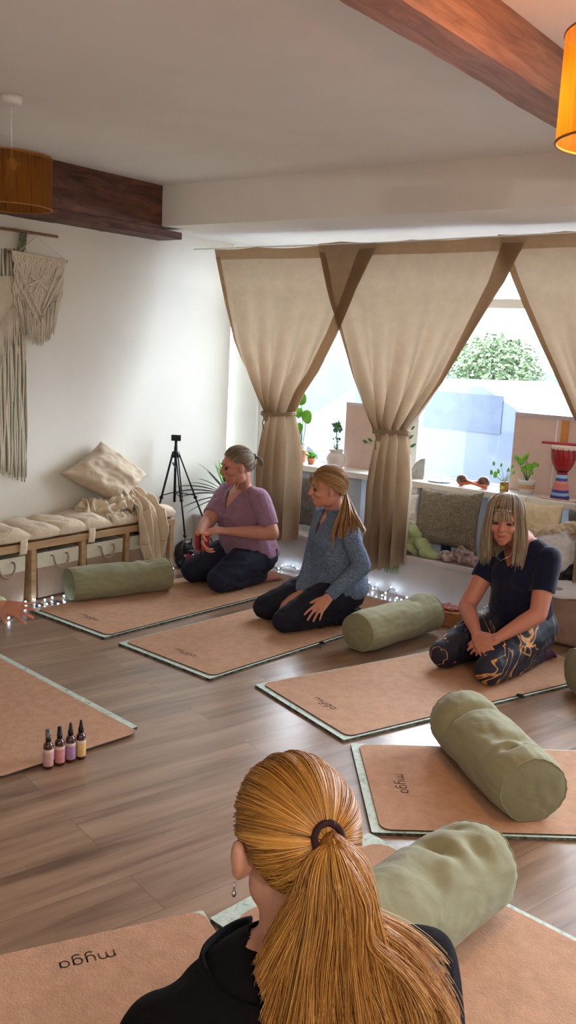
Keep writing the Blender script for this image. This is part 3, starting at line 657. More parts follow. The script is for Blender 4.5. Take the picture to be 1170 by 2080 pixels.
# ================================================================ TRIPOD, BOTTLE, BAG
def tripod():
    y=4.62; top=PY(362,890,y); hub=PY(357,921,y); o=root('tripod',(hub.x,hub.y,0),'black camera tripod with a phone clamp standing behind the bench end','tripod')
    hub=V((hub.x,hub.y,hub.z)); feet=[V((-4.47,4.44,.012)),V((-4.13,4.50,.012)),V((-4.18,4.86,.012))]
    MB().lathe([(.012,-.03),(.026,-.028),(.028,.01),(.014,.016),(.012,.05),(0,.05)],hub,18).build('hub',M_blk,o)
    MB().tube([hub+V((0,0,.03)),V((hub.x,hub.y,top.z-.02))],.010,10).build('neck',M_blk,o)
    MB().box((-.033,-.012,-.02),(.033,.012,.02),Matrix.Translation((hub.x,hub.y,top.z))@Matrix.Rotation(.65,4,'Z')).build('phone_clamp',M_blk,o,smooth=False,bevel=.003)
    MB().tube([hub+V((0,0,-.02)),V((hub.x,hub.y,hub.z-.34))],.009,10).build('centre_column',M_metalb,o)
    MB().tube([V((hub.x,hub.y,hub.z-.10)),V((hub.x+.07,hub.y-.1,hub.z-.05))],.005,8).build('pan_handle',M_blk,o)
    for f in feet:
        d=(f-hub); h2=hub+V((d.x,d.y,0)).normalized()*.022
        l=MB(); k=lerp(h2,f,.42); side=d.cross(V((0,0,1))).normalized()*.007
        l.tube([h2+side,k+side],.0048,8).tube([h2-side,k-side],.0048,8).tube([lerp(h2,f,.30),lerp(h2,f,.74)],.0062,8).tube([lerp(h2,f,.7),f],.0045,8)
        L=l.build('leg',M_metalb,o)
        MB().ell(k,(.014,.014,.013)).ell(lerp(h2,f,.74),(.013,.013,.012)).build('leg_lock',M_blk,L)
        MB().ell(f,(.009,.009,.011)).build('rubber_foot',M_blk,L)
        MB().tube([V((hub.x,hub.y,hub.z-.27)),lerp(h2,f,.40)],.0035,6).build('spreader',M_metalb,o)
tripod()
p=PZ(386,1166,0); o=root('water_bottle',(p.x,p.y,0),'magenta water bottle standing on the floor behind the kneeling woman in mauve','bottle')
MB().lathe([(0,.001),(.030,.001),(.032,.006),(.032,.115),(.027,.130),(.018,.138),(0,.138)],p,24).build('bottle_body',M_pinkb,o,weld=True); MB().lathe([(0,.136),(.019,.136),(.019,.155),(.012,.160),(0,.160)],p,20).build('lid',M_blk,o,weld=True)
p=V((-4.17,4.50,0)); m=MB(); m.ell(p+V((0,0,.09)),(.055,.075,.09)).ell(p+V((.02,-.04,.05)),(.05,.05,.05)); o=root('black_bag',p,'soft black bag slumped on the floor beside the bench end','bag'); m.build('bag_body',M_blk,o,remesh=.005,smooth_it=3,disp=lambda c:.008*nz(c,22))
MB().tube([p+V((.02,-.05,.13)),p+V((.05,-.05,.19)),p+V((.05,.02,.20)),p+V((.02,.05,.15))],.006,8).build('strap',M_grey,o)
# ================================================================ PLANTS
def leafblade(m,base,d,L,w,droop,up=V((0,0,1)),n=10,fold=.25):
    d=V(d).normalized(); s=d.cross(up); s=s.normalized() if s.length>.01 else V((1,0,0)); vs=[]
    for i in range(n+1):
        t=i/n; p=V(base)+d*(L*t)+V((0,0,-droop*L*t*t)); ww=w*math.sin(math.pi*(t*.88+.12))**.7*(1 if t<.98 else .1)*(1 if t>.02 else .5)
        nn=V((0,0,1)); vs+=[p-s*ww+nn*ww*fold,p,p+s*ww+nn*ww*fold]
    fs=[]
    for i in range(n): a=i*3; fs+=[(a,a+1,a+4,a+3),(a+1,a+2,a+5,a+4)]
    m.add(vs,fs)
def leafround(m,c,n,tip,size,ratio=.75):
    """flat ovate leaf at c, normal n, pointing tip"""
    n=V(n).normalized(); t=V(tip); t=(t-n*t.dot(n)).normalized(); s=n.cross(t); k=14; vs=[V(c)]
    for i in range(k):
        a=2*math.pi*i/k; r=size*(1+.18*math.cos(a)); vs.append(V(c)+t*(r*math.cos(a))+s*(r*ratio*math.sin(a)*(1-.25*math.cos(a)))-n*(.12*size*math.sin(a)**2))
    m.add(vs,[(0,1+i,1+(i+1)%k) for i in range(k)])
def yucca():
    b=V((-4.26,5.06,FZ)); o=root('potted_yucca',b,'yucca with long dark arching leaves standing on the window seat behind the tripod','plant')
    MB().lathe([(0,.001),(.062,.001),(.078,.11),(.082,.115),(.074,.115),(.07,.1),(0,.1)],b,26).build('pot',M_grey,o,weld=True)
    MB().tube([b+V((0,0,.09)),b+V((.003,0,.16))],.016,10).build('trunk',M_dowel,o)
    t=b+V((0,0,.15)); m=MB()
    for px,py,wd in ((392,925,.010),(350,985,.016),(343,1000,.017),(362,1010,.016),(440,945,.014),(452,940,.013),(446,960,.014),(372,1032,.010),(388,1040,.009),(380,975,.012),(395,965,.012),(420,955,.014),(470,960,.014),(480,985,.014)):
        e=PX(px,py,-4.43) if px<425 else PY(px,py,5.1); d=e-t; L=d.length; dr=.25 if px<400 else .08
        leafblade(m,t,d+V((0,0,dr*L)),L*1.03,wd*1.6,dr)
    m.build('leaves',M_leafd,o,solid=.001); m=MB()
    for px,py in ((436,940),(444,932),(449,950)): e=PY(px,py,5.08); d=e-t; leafblade(m,t,d,d.length,.014,.0)
    m.build('young_leaves',M_leaf,o,solid=.001)
yucca()
def potplant(px,py,y,prof,mt,lab,cat='plant',name='potted_plant',z=ST,x=None):
    p=PY(px,py,y); b=V((p.x,y,z)); o=root(name,b,lab,cat,'plants on the window shelf'); MB().lathe(prof,b,26).build('pot',mt,o,weld=True); return o,b
def potprof(rb,rt,h): return [(0,.001),(rb,.001),(rt,h-.012),(rt+.003,h-.011),(rt+.003,h),(rt-.004,h),(rt-.006,h-.02),(0,h-.02)]
# big heart leaves in a tall pot behind the left curtain
o,b=potplant(611,935,5.34,potprof(.032,.038,.085),M_terra,'tall terracotta pot with large bright heart shaped leaves beside the left curtain')
MB().lathe([(.036,.085),(.040,.13),(.037,.13),(.034,.087)],b,24,cap=False).build('paper_sleeve',M_white,o)
m=MB(); st=MB()
for px,py,s,tp in ((612,812,.048,(0,0,1)),(622,845,.052,(.5,0,-.8)),(606,838,.045,(-.6,0,.2)),(607,868,.04,(.1,0,-1)),(598,815,.04,(-.3,0,.6))):
    c=PY(px,py,5.33); leafround(m,c,(.15,-1,.25),tp,s,.8); st.tube([b+V((0,0,.07)),lerp(b+V((0,0,.07)),c,.5)+V((.01,0,.03)),c],.0025,6)
m.build('leaves',M_leaf,o,solid=.001); st.build('stems',M_leafm,o)
o,b=potplant(632,934,5.30,potprof(.020,.028,.048),M_terra,'little terracotta pot holding a spiky succulent in front of the tall pot')
m=MB()
for i in range(26): a=i*2.4; r=random.random(); leafblade(m,b+V((0,0,.035)),(math.cos(a)*(.3+r),math.sin(a)*.6*(.3+r),.9),.06+.03*random.random(),.007,.2)
m.build('leaves',M_leaf,o,solid=.0012)
# pale vase with the slim jade tree
o,b=potplant(682,938,5.30,[(0,.001),(.048,.001),(.058,.02),(.066,.055),(.064,.075),(.050,.098),(.040,.105),(.052,.128),(.049,.128),(.036,.107),(0,.1)],M_seat,'pale angular vase holding a slim upright jade tree','plant')
m=MB(); pts=[b+V((0,0,.09)),b+V((.004,0,.16)),b+V((-.006,0,.22)),b+V((-.008,0,.27))]; m.tube(pts,[.005,.004,.0035,.003],8); m.tube([b+V((.0,0,.14)),b+V((.03,-.01,.17))],.002,6); m.build('stem',M_leafm,o)
m=MB()
for i in range(46):
    c=b+V((-.008,0,.285))+V((random.gauss(0,.020),random.gauss(0,.018),random.gauss(0,.020))); leafround(m,c,(random.gauss(0,1),-1,random.gauss(0,1)),(random.gauss(0,1),0,random.gauss(0,1)),.012,.7)
for i in range(22):
    c=b+V((random.gauss(.003,.018),random.gauss(0,.012),random.uniform(.13,.22))); leafround(m,c,(random.gauss(0,1),-1,random.gauss(0,1)),(random.gauss(0,1),0,.5),.010,.6)
m.build('leaves',M_leafm,o,solid=.0015)
# trailing plant whose tip shows left of the middle curtain, and sprigs to its right
o,b=potplant(800,965,5.34,potprof(.03,.036,.07),M_terra,'trailing green plant half hidden behind the middle curtain')
m=MB()
for px,py in ((752,894),(742,897),(833,888),(838,905),(836,870),(828,925),(780,880),(800,870)):
    c=PY(px,py,5.33); leafround(m,c,(0,-1,.4),(c.x-b.x,0,.1),.022,.5); m.tube([b+V((0,0,.06)),lerp(b,c,.6)+V((0,0,.06)),c],.0015,5)
m.build('leaves',M_leafm,o,solid=.001)
# banded white pot
o,b=potplant(1069,994,5.33,potprof(.040,.052,.088),M_white,'white pot with a tan band and rounded green leaves on the shelf')
MB().lathe([(.0465,.034),(.0505,.056)],b,26,cap=False).build('tan_band',mat('tan_band',(206,160,110),.7,.1,30),o,solid=-.001)
m=MB(); st=MB()
for px,py,s,tp in ((1058,938,.026,(-.5,0,.4)),(1066,930,.022,(.4,0,.8)),(1075,948,.028,(.3,0,-.3)),(1086,944,.024,(1,0,.1)),(1064,952,.022,(-.2,0,-.6)),(1050,930,.018,(-.6,0,.5)),(1078,958,.02,(.4,0,-.5)),(1070,925,.016,(.2,0,1))):
    c=PY(px,py,5.30); leafround(m,c,(.1,-1,.5),tp,s,.72); st.tube([b+V((0,0,.07)),c],.0018,5)
m.build('leaves',M_leaf,o,solid=.001); st.build('stems',M_leafm,o)
# amber jar with sprigs
o,b=potplant(1024,990,5.28,[(0,.001),(.026,.001),(.028,.006),(.028,.05),(.024,.056),(.024,.062),(0,.062)],mat('amber_jar',(150,110,50),.2,.1,9,coat=.5,trans=.3),'short amber jar with a lime label and green sprigs on the shelf')
MB().ell(b+V((-.002,-.024,.03)),(.016,.006,.016)).build('lime_label',mat('lime',(190,200,60),.6,.1,30),o)
m=MB()
for px,py,s in ((1006,965,.022),(998,960,.018),(1012,958,.016),(1032,955,.014),(1040,948,.012),(1043,960,.012),(1018,945,.012),(1003,942,.014)):
    c=PY(px,py,5.30); leafround(m,c,(0,-1,.4),(c.x-b.x,0,.3),s,.6); m.tube([b+V((0,0,.055)),c],.0014,5)
m.build('leaves',M_leaf,o,solid=.001)
# half-moon plaque
c=PY(848,968,5.33); m=MB(); pts=[(0.045,0),(-.055,0)]+[(.045-.10*math.cos(a),.135*math.sin(a)) for a in [i*math.pi/2/14 for i in range(1,15)]]
n=len(pts); vs=[(c.x+x,5.33,ST+z+.0005) for x,z in pts]+[(c.x+x,5.345,ST+z+.0005) for x,z in pts]
m.add(vs,[tuple(range(n)),tuple(range(2*n-1,n-1,-1))]+[(i,i+n,(i+1)%n+n,(i+1)%n) for i in range(n)]); tag(m.build('stone_plaque',mat('grey_stone',(176,180,176),.7,.2,30,.2,60),smooth=False),'grey quarter-round stone plaque standing on the shelf by the middle curtain','ornament')
c=PY(893,969,5.32); tag(MB().lathe([(0,.001),(.05,.001),(.085,.008),(.084,.011),(.05,.004),(0,.004)],(c.x,5.33,ST),30).build('glass_dish',mat('pale_glass',(200,215,225),.15,.05,8,trans=.4,coat=.4),weld=True),'shallow pale glass dish on the shelf between plaque and maracas','dish')
# maracas
M_mar=mat('maraca_shell',(140,104,84),.5,.5,40,.2,80,col2=(70,48,42)); M_or=mat('orange_handle',(206,112,70),.5,.2,20)
for (bx,by,hx,hy,r,l) in ((940,957,990,976,.036,'brown maraca on the left of the pair, orange handle crossing right'),(985,958,934,969,.038,'brown maraca on the right of the pair, handle pointing left')):
    c=PY(bx,by,5.29 if bx==940 else 5.31); c.z=ST+r+.001; e=PY(hx,hy,5.25); e.z=ST+.014
    o=root('maraca',(c.x,c.y,ST),l,'maraca','pair of maracas'); d=(e-c).normalized(); R=V((0,0,1)).rotation_difference(d).to_matrix()
    MB().ell(c,(r,r,r*1.0),R).build('shell',M_mar,o); MB().tube([c+d*r*.9,lerp(c,e,.6),e],[.012,.009,.013],10).build('handle',M_or,o)
# goblet drum with a red stick on top
b=PY(1138,998,5.31); b.z=ST; o=root('goblet_drum',b,'small red goblet drum with striped blue foot on the shelf','drum')
top=PY(1140,905,5.31).z-ST; k=top/.26
MB().lathe([(.030,.135*k),(.048,.15*k),(.066,.18*k),(.072,.215*k),(.073,.25*k),(.070,.26*k),(0,.26*k)],b,30).build('bowl',M_red,o,weld=True)
def stripes():
    m,nt,bb,oo=newmat('striped_foot'); v=coords(nt,kind='Generated'); s=N(nt,'ShaderNodeSeparateXYZ'); nt.links.new(v,s.inputs[0])
    cr=ramp(nt,[(0,sl((60,50,120))),(.14,sl((130,170,220))),(.24,sl((60,60,140))),(.34,sl((206,120,110))),(.56,sl((214,140,130))),(.66,sl((70,80,170))),(.76,sl((150,200,230))),(.88,sl((150,40,60)))],s.outputs[2]); cr.node.color_ramp.interpolation='CONSTANT'; nt.links.new(cr,bb.inputs['Base Color']); bb.inputs['Roughness'].default_value=.5; return m
MB().lathe([(0,.001),(.056,.001),(.055,.01),(.044,.06*k),(.034,.10*k),(.030,.137*k)],b,30).build('foot',stripes(),o,weld=True)
MB().lathe([(.074,.243*k),(.0755,.247*k),(.0755,.256*k),(.072,.262*k),(0,.263*k)],b,30,cap=False).build('drumhead',mat('drum_skin',(222,206,190),.6,.1,20),o)
rp=MB()
for i in range(14):
    a=i*math.pi/7; pts=[b+V((math.cos(a)*.075,math.sin(a)*.075,.25*k)),b+V((math.cos(a+.2)*.070,math.sin(a+.2)*.070,.2*k)),b+V((math.cos(a+.1)*.04,math.sin(a+.1)*.04,.142*k))]; rp.tube(pts,.0016,5)
rp.tube([b+V((math.cos(a)*.034,math.sin(a)*.034,.14*k)) for a in [i*math.pi/10 for i in range(21)]],.004,6,cap=False); rp.build('tuning_rope',M_blk,o)
a_,b_=PY(1098,899,5.25),PY(1190,906,5.33); z=b.z+.263*k+.0085; tag(MB().tube([(a_.x,5.27,z),(b_.x,5.34,z)],.008,12).build('red_stick',mat('red_stick',(190,60,80),.5,.15,10)),'pinkish red stick lying across the top of the goblet drum','stick')
pts=[V((PY(x,y,5.25).x,yy,ST+.005)) for x,y,yy in ((1096,980,5.26),(1110,990,5.24),(1130,1000,5.235),(1150,1002,5.24),(1172,992,5.25),(1195,996,5.25))]
tag(MB().tube([spl(pts,i/30) for i in range(31)],.0045,8).build('cord_loop',mat('pale_cord',(220,180,160),.8,.3,60)),'pale pink cord lying in a curve in front of the goblet drum','cord')
# boards leaning against the glass
def board(x0,x1,ztop,lab,strip=None):
    m=cloth('buff_board_%d'%int(abs(x0)*100),(196,174,162),transl=.30,weave=60,bump=.02); o=root('display_board',((x0+x1)/2,5.41,ST),lab,'board','display boards against the glass')
    MB().box((x0,5.405,ST+.0005),(x1,5.417,ztop)).build('panel',m,o,smooth=False,bevel=.002)
    MB().box((x0,5.402,ztop-.022),(x1,5.42,ztop)).build('top_edge',mat('board_edge',(186,176,186),.7),o,smooth=False)
    if strip: MB().box((strip[0],5.400,ST+.05),(strip[1],5.404,ztop-.024)).build('ochre_strip',mat('ochre_strip',(200,140,80),.8),o,smooth=False); MB().box((strip[0]-.03,5.400,ST+.05),(strip[0]-.022,5.404,ztop-.024)).build('pale_strip',M_white,o,smooth=False)
board(PY(705,820,5.41).x,PY(775,820,5.41).x-.0,PY(720,818,5.41).z,'buff board leaning on the glass between the left and middle curtains')
board(PY(1048,840,5.41).x,-1.2,PY(1060,838,5.41).z,'wide buff board leaning on the glass behind the banded pot and drum',(PY(1142,850,5.4).x,PY(1158,850,5.4).x))
# ================================================================ ON THE WINDOW SEAT
def boucle():
    m,nt,b,o=newmat('boucle'); v=coords(nt); n=N(nt,'ShaderNodeTexVoronoi',Scale=120.); nt.links.new(v,n.inputs['Vector']); cr=ramp(nt,[(0,sl((172,162,142))),(.7,sl((122,114,98)))],n.outputs[0]); nt.links.new(cr,b.inputs['Base Color']); b.inputs['Roughness'].default_value=.95
    bp=N(nt,'ShaderNodeBump',Strength=.9,Distance=.01); bp.invert=True; nt.links.new(n.outputs[0],bp.inputs['Height']); nt.links.new(bp.outputs[0],b.inputs['Normal']); return m
def S(px,py,y): return PY(px,py,y)
pillow('seat_cushion',[S(834,1100,5.07),S(968,1128,5.07),S(984,1000,5.165),S(856,990,5.165)],.12,boucle(),'nubbly grey-brown cushion behind the teal bottle','cushion','cushions on the window seat',1,nrm=(0,-1,.2))
pillow('seat_cushion',[S(800,1060,5.12),S(850,1075,5.12),S(852,1004,5.18),S(800,998,5.18)],.07,M_white,'white cushion peeping out behind the green throw','cushion','cushions on the window seat',2,nrm=(0,-1,.2))
pillow('seat_cushion',[S(596,1068,5.10),S(640,1074,5.10),S(646,966,5.17),S(598,962,5.17)],.10,M_grey,'dark grey cushion just right of the left curtain','cushion','cushions on the window seat',4,nrm=(0,-1,.2))
M_crm=cloth('cream_linen',(224,208,172),weave=400,wr=.2); M_wht=cloth('white_linen',(222,222,226),weave=400,wr=.2)
pillow('seat_cushion',[S(976,1122,5.09),S(1042,1140,5.07),S(1072,1010,5.17),S(996,1006,5.17)],.10,cloth('beige_linen',(214,198,180),weave=400,wr=.2),'beige cushion showing left of the blonde woman in navy','cushion','cushions on the window seat',5,nrm=(0,-1,.2))
pillow('seat_cushion',[S(1036,1120,5.08),S(1140,1140,5.08),S(1146,1024,5.17),S(1046,1012,5.17)],.11,M_crm,'large cream cushion rising behind the blonde woman in navy','cushion','cushions on the window seat',6,nrm=(0,-1,.2))
pillow('seat_cushion',[S(1112,1176,4.99),S(1190,1160,4.99),S(1168,1072,5.06),S(1068,1086,5.06)],.11,M_wht,'white pillow leaning beside the shoulder of the blonde woman','cushion','cushions on the window seat',7,nrm=(0,-1,.3))
pillow('seat_cushion',[S(1150,1130,5.1),S(1200,1130,5.1),S(1200,1030,5.17),S(1156,1034,5.17)],.10,M_grey,'fluffy grey cushion at the right edge behind the white pillow','cushion','cushions on the window seat',8,nrm=(0,-1,.2))
pillow('seat_cushion',[S(1118,1182,4.975),S(1215,1186,4.975),S(1215,1112,5.0),S(1178,1122,5.0)],.07,mat('dark_print_cloth',(70,66,74),.9,.6,24,.2,80,col2=(16,16,22)),'dark patterned cushion at the right edge on top of the seat','cushion','cushions on the window seat',9,nrm=(0,-1,.3))
# green throw
M_grn=cloth('sage_wool',(168,182,134),weave=240,bump=.5,wr=.3,wscale=16)
o=root('green_throw',(-2.8,5.02,FZ),'sage green fringed throw bundled on the window seat beside the middle curtain','blanket')
m=MB(); q=PZ(858,1118,FZ+.05)
m.ell((-2.80,5.04,FZ+.10),(.13,.07,.085)).ell((-2.70,5.02,FZ+.055),(.14,.06,.05)).ell((-2.86,5.04,FZ+.15),(.07,.06,.055)).ell((-2.58,5.0,FZ+.028),(.09,.045,.022)).ell((-2.88,5.0,FZ+.04),(.07,.05,.035))
m.build('bundle',M_grn,o,remesh=.006,smooth_it=4,disp=lambda c:.013*math.sin(c[0]*38+c[2]*60+3*nz(c,8,1.))+.008*nz(c,30,2.))
m=MB(); pr2=[(5.02,FZ+.05),(4.96,FZ+.035),(4.925,FZ+.012),(4.918,FZ-.03),(4.915,FZ-.07)]
m.grid(lambda u,v:V((lerp(-2.84,-2.74,u)+.01*math.sin(v*5),spl([(0,a,b) for a,b in pr2],v).y-.008*math.sin(u*18+v*2),spl([(0,a,b) for a,b in pr2],v).z)),30,24); m.build('hanging_corner',M_grn,o,solid=.003)
m=MB()
for i in range(18): x=lerp(-2.84,-2.74,i/17); m.tube([(x,4.914,FZ-.065),(x+random.uniform(-.004,.004),4.912,FZ-.10),(x+random.uniform(-.008,.008),4.913,FZ-.125)],[.003,.0026,.0012],5)
m.build('fringe',M_grn,o)['kind']='stuff'
# teal flask
p=PZ(905,1122,FZ); p=V((p.x,p.y,FZ)); h=PY(905,1037,p.y).z-FZ; o=root('drink_flask',p,'tall teal drink flask standing on the window seat','bottle')
MB().lathe([(0,.001),(.030,.001),(.033,.006),(.033,h*.55),(.028,h*.68),(.018,h*.78),(.017,h*.82),(0,h*.82)],p,26).build('flask_body',M_blue,o,weld=True)
MB().lathe([(0,h*.80),(.019,h*.80),(.020,h*.9),(.014,h*.95),(0,h*.955)],p,22).build('flask_cap',M_blue,o,weld=True)
MB().tube([p+V((-.017,0,h*.84)),p+V((-.018,-.004,h*.95)),p+V((-.004,-.006,h*1.0)),p+V((.014,-.004,h*.96)),p+V((.017,0,h*.86))],.004,8).build('carry_loop',M_blue,o)
MB().ell(p+V((.002,-.017,h*.9)),(.009,.004,.012)).build('steel_button',M_steel,o)
# printed scarf
m=MB(); m.ell((-2.44,5.0,FZ+.03),(.09,.05,.028)).ell((-2.36,5.0,FZ+.055),(.075,.05,.05)).ell((-2.30,4.99,FZ+.03),(.06,.045,.03)).ell((-2.52,4.985,FZ+.012),(.05,.03,.012))
tag(m.build('printed_scarf',mat('scarf_print',(196,176,172),.9,.4,34,.2,80,col2=(104,74,78)),remesh=.005,smooth_it=3,disp=lambda c:.010*math.sin(c[0]*60+c[1]*30+2*nz(c,12,1.))),'dusky printed scarf crumpled on the seat between flask and blonde woman','scarf')
# fringed cream throw on the cushions at right
o=root('cream_throw',(-1.75,5.08,.47),'cream knotted fringe throw heaped over the white pillow at right','blanket')
m=MB(); c=PY(1135,1082,5.07); m.ell(c,(.13,.05,.035)).ell(c+V((.10,.0,.03)),(.1,.05,.04)).ell(c+V((-.1,0,-.015)),(.07,.04,.02)); m.build('heap',M_throw,o,remesh=.006,smooth_it=3,disp=lambda c:.012*math.sin(nz(c,16,3.)*10))
m=MB()
for i in range(40): q=c+V((random.uniform(-.16,.14),-.045,random.uniform(-.02,.03))); m.tube([q,q+V((-.02,-.01,-.02)),q+V((-.035,-.012,-.045))],[.003,.0026,.0014],5)
m.build('fringe',M_throw,o)['kind']='stuff'
# soft block in front of the seat, right
def blk(lo,hi,r,n=14,seed=0.,wr=.01):
    m=MB(); cx=[(a+b)/2 for a,b in zip(lo,hi)]; hx=[(b-a)/2 for a,b in zip(lo,hi)]
    for ax in range(3):
        for s in (-1,1):
            def f(u,v):
                p=[0,0,0]; p[ax]=s; p[(ax+1)%3]=(2*u-1)*s; p[(ax+2)%3]=2*v-1; q=V([p[i]*hx[i] for i in range(3)])
                inn=V([max(-hx[i]+r,min(hx[i]-r,q[i])) for i in range(3)]); d=q-inn
                if d.length>1e-9: q=inn+d.normalized()*r
                w=wr*nz((q.x*5+cx[0],q.y*5,q.z*8),1.6,seed); nn=(q-inn).normalized() if (q-inn).length>1e-6 else V()
                z=q.z
                return V(cx)+q+nn*(w if z>-hx[2]+.02 else 0)
            m.grid(f,n*3,n*2)
    return m
o=root('floor_cushion',(-1.35,4.80,0),'brown slouchy floor cushion in front of the seat behind the woman in navy','cushion')
blk((-1.84,4.68,.001),(-1.0,4.925,.29),.05,seed=3,wr=.02).build('cushion_body',cloth('mushroom_cloth',(160,134,120),weave=300,wr=.5,wscale=6),o,weld=True)
m=MB(); m.grid(lambda u,v:V((lerp(-1.80,-1.02,u),lerp(4.67,4.92,v)-.01,.302+.008*math.sin(u*22+v*4)-(.03*(1-v/.12) if v<.12 else 0))),60,20); m.build('pale_cover',M_wht,o,solid=.003)
# cork block
p=PZ(908,1268,0); R=Matrix.Translation((p.x,p.y,0))@Matrix.Rotation(.25,4,'Z')
tag(MB().box((-.055,-.045,.0005),(.075,.09,.082),R).build('cork_block',mat('cork_block',(176,120,82),.85,.2,40,.3,90),smooth=False,bevel=.004),'brown cork block on the floor beyond the bolster, a pink strap on it','yoga block')
m=MB(); q=V((p.x,p.y+.02,.094)); m.ell(q,(.05,.04,.012)).ell(q+V((-.02,.01,.006)),(.04,.03,.014)).ell(q+V((.03,.0,.004)),(.03,.03,.012)); tag(m.build('pink_strap',mat('pink_strap',(206,140,150),.8,.3,40),remesh=.004,smooth_it=2,disp=lambda c:.003*math.sin(c[0]*150)),'folded pink strap on top of the cork block','strap')
# folded cloth pieces peeping from the mats (dark loops at the mat edges)
for i,(px,py,l) in enumerate(((655,1306,'small dark strap end at the edge of the mat near the bolster'),(1058,1413,'small dark strap end at the far edge of the navy-tee woman\'s mat'))):
    q=PZ(px,py,.02); tag(MB().ell(q,(.022,.014,.007)).build('strap_end',M_blk),l,'strap')
# ================================================================ FAIRY LIGHTS
M_fairy=emis('fairy_light',(205,230,255),34.)
def fairy(pts,lab,y_on=False):
    o=root('fairy_lights',pts[0],lab,'fairy lights','fairy lights along the floor'); MB().tube([spl(pts,i/(len(pts)*6)) for i in range(len(pts)*6+1)],.0022,5).build('wire',M_blk,o)
    for i in range(len(pts)):
        c=pts[i]+V((0,0,.008)); MB().ell(c,.0052,nu=10,nv=8).build('bulb',M_fairy,o)
fp=[(-60,1262),(-20,1262),(18,1258),(50,1228),(24,1220),(52,1225),(80,1233),(70,1221),(95,1230),(91,1221),(118,1229),(106,1216),(131,1226),(130,1213)]
fairy([PZ(x,y,.006) for x,y in fp],'fairy lights scattered on the floor at the foot of the bench')
fairy([PZ(x,y,.006) for x,y in ((345,1180),(342,1172),(347,1165),(351,1157),(362,1150),(394,1140),(399,1132),(404,1128))],'fairy lights by the far end of the bench beside the magenta bottle')
fp=[(538,1140),(552,1146),(566,1157),(576,1152),(583,1150),(598,1152),(607,1158),(625,1168),(700,1185),(735,1184),(752,1186),(757,1198),(768,1191),(776,1212),(783,1207),(797,1196),(808,1203),(806,1217),(815,1221),(826,1216),(829,1224),(862,1222),(884,1232),(912,1240),(937,1250),(944,1256)]
def onseat(x,y):
    p=PZ(x,y,.006)
    return p if p.y<FY-.025 else V((PY(x,y,FY-.012).x,FY-.03,max(.006,PY(x,y,FY-.03).z)))
fairy([onseat(x,y) for x,y in fp],'fairy lights trailing along the foot of the window seat')
# ================================================================ OUTSIDE THE WINDOW
def outs(name,m,mt,lab,cat): 
    o=m.build(name,mt,smooth=False); tag(o,lab,cat); return o
g=MB().box((-14,5.6,-.25),(16,30,-.15)).build('ground_outside',mat('pavement',(72,80,92),.9,.12,1),smooth=False); g['kind']='structure'
bd=MB().box((-16,14.6,-.15),(6.,14.9,1.28)).build('garden_wall',mat('pale_render',(84,94,106),.9,.1,2),smooth=False); tag(bd,'low pale wall across the street beyond the glass','wall')
def car():
    o=root('parked_car',(-4.4,8.6,-.15),'silver blue parked car seen faintly through the glass','car'); x0=-6.6; y0,y1=8.0,9.7
    prof=[(0,.35),(.1,.75),(.9,.92),(1.6,1.38),(2.9,1.42),(3.7,1.0),(4.2,.88),(4.25,.35)]
    n=len(prof); vs=[(x0+a,y0,b-.15) for a,b in prof]+[(x0+a,y1,b-.15) for a,b in prof]
    MB().add(vs,[tuple(range(n)),tuple(range(2*n-1,n-1,-1))]+[(i,i+n,(i+1)%n+n,(i+1)%n) for i in range(n)]).build('body',mat('car_paint',(66,76,94),.3,.05,3,coat=.5),o,smooth=False,bevel=.05)
    MB().box((x0+1.5,y0-.01,.8),(x0+2.2,y0+.0,1.15)).box((x0+2.3,y0-.01,.8),(x0+3.1,y0,1.15)).build('side_window',mat('car_glass',(60,70,86),.2),o,smooth=False)
    for x in (.8,3.4): MB().lathe([(.0,-.1),(.32,-.1),(.32,.1),(0,.1)],(x0+x,y0+.08,.17),26,Matrix.Rotation(math.pi/2,3,'X')).build('wheel',M_blk,o)
    MB().box((x0+4.2,y0+.1,.5),(x0+4.27,y0+.5,.68)).build('tail_lamp',mat('tail_lamp',(130,60,60),.3),o,smooth=False)
car()
def tree(px,py,y,lab,seed):
    c0=PY(px,py,y); x=c0.x; o=root('street_shrub',(x,y,-.15),lab,'shrub'); MB().tube([(x,y,-.15),(x+.05,y,.4),(x,y,c0.z)],[.07,.05,.03],10).build('trunk',mat('bark',(84,80,76),.9,.2,8),o); r=random.Random(seed); m=MB()
    for i in range(7000):
        a,b=r.uniform(0,6.28),r.uniform(-1,1); rr=r.uniform(.2,1.)**.5; c=V((x+.62*rr*math.cos(a)*math.sqrt(1-b*b),y+.6*rr*math.sin(a)*math.sqrt(1-b*b),c0.z+.62*rr*b)); leafround(m,c,(r.gauss(0,1),r.gauss(0,1),1),(r.gauss(0,1),r.gauss(0,1),0),.028,.6)
    m.build('foliage',mat('shrub_leaf',(92,112,78),.7,.25,3),o)
tree(1005,775,11.,'hazy green shrub across the street seen through the middle of the window',3)
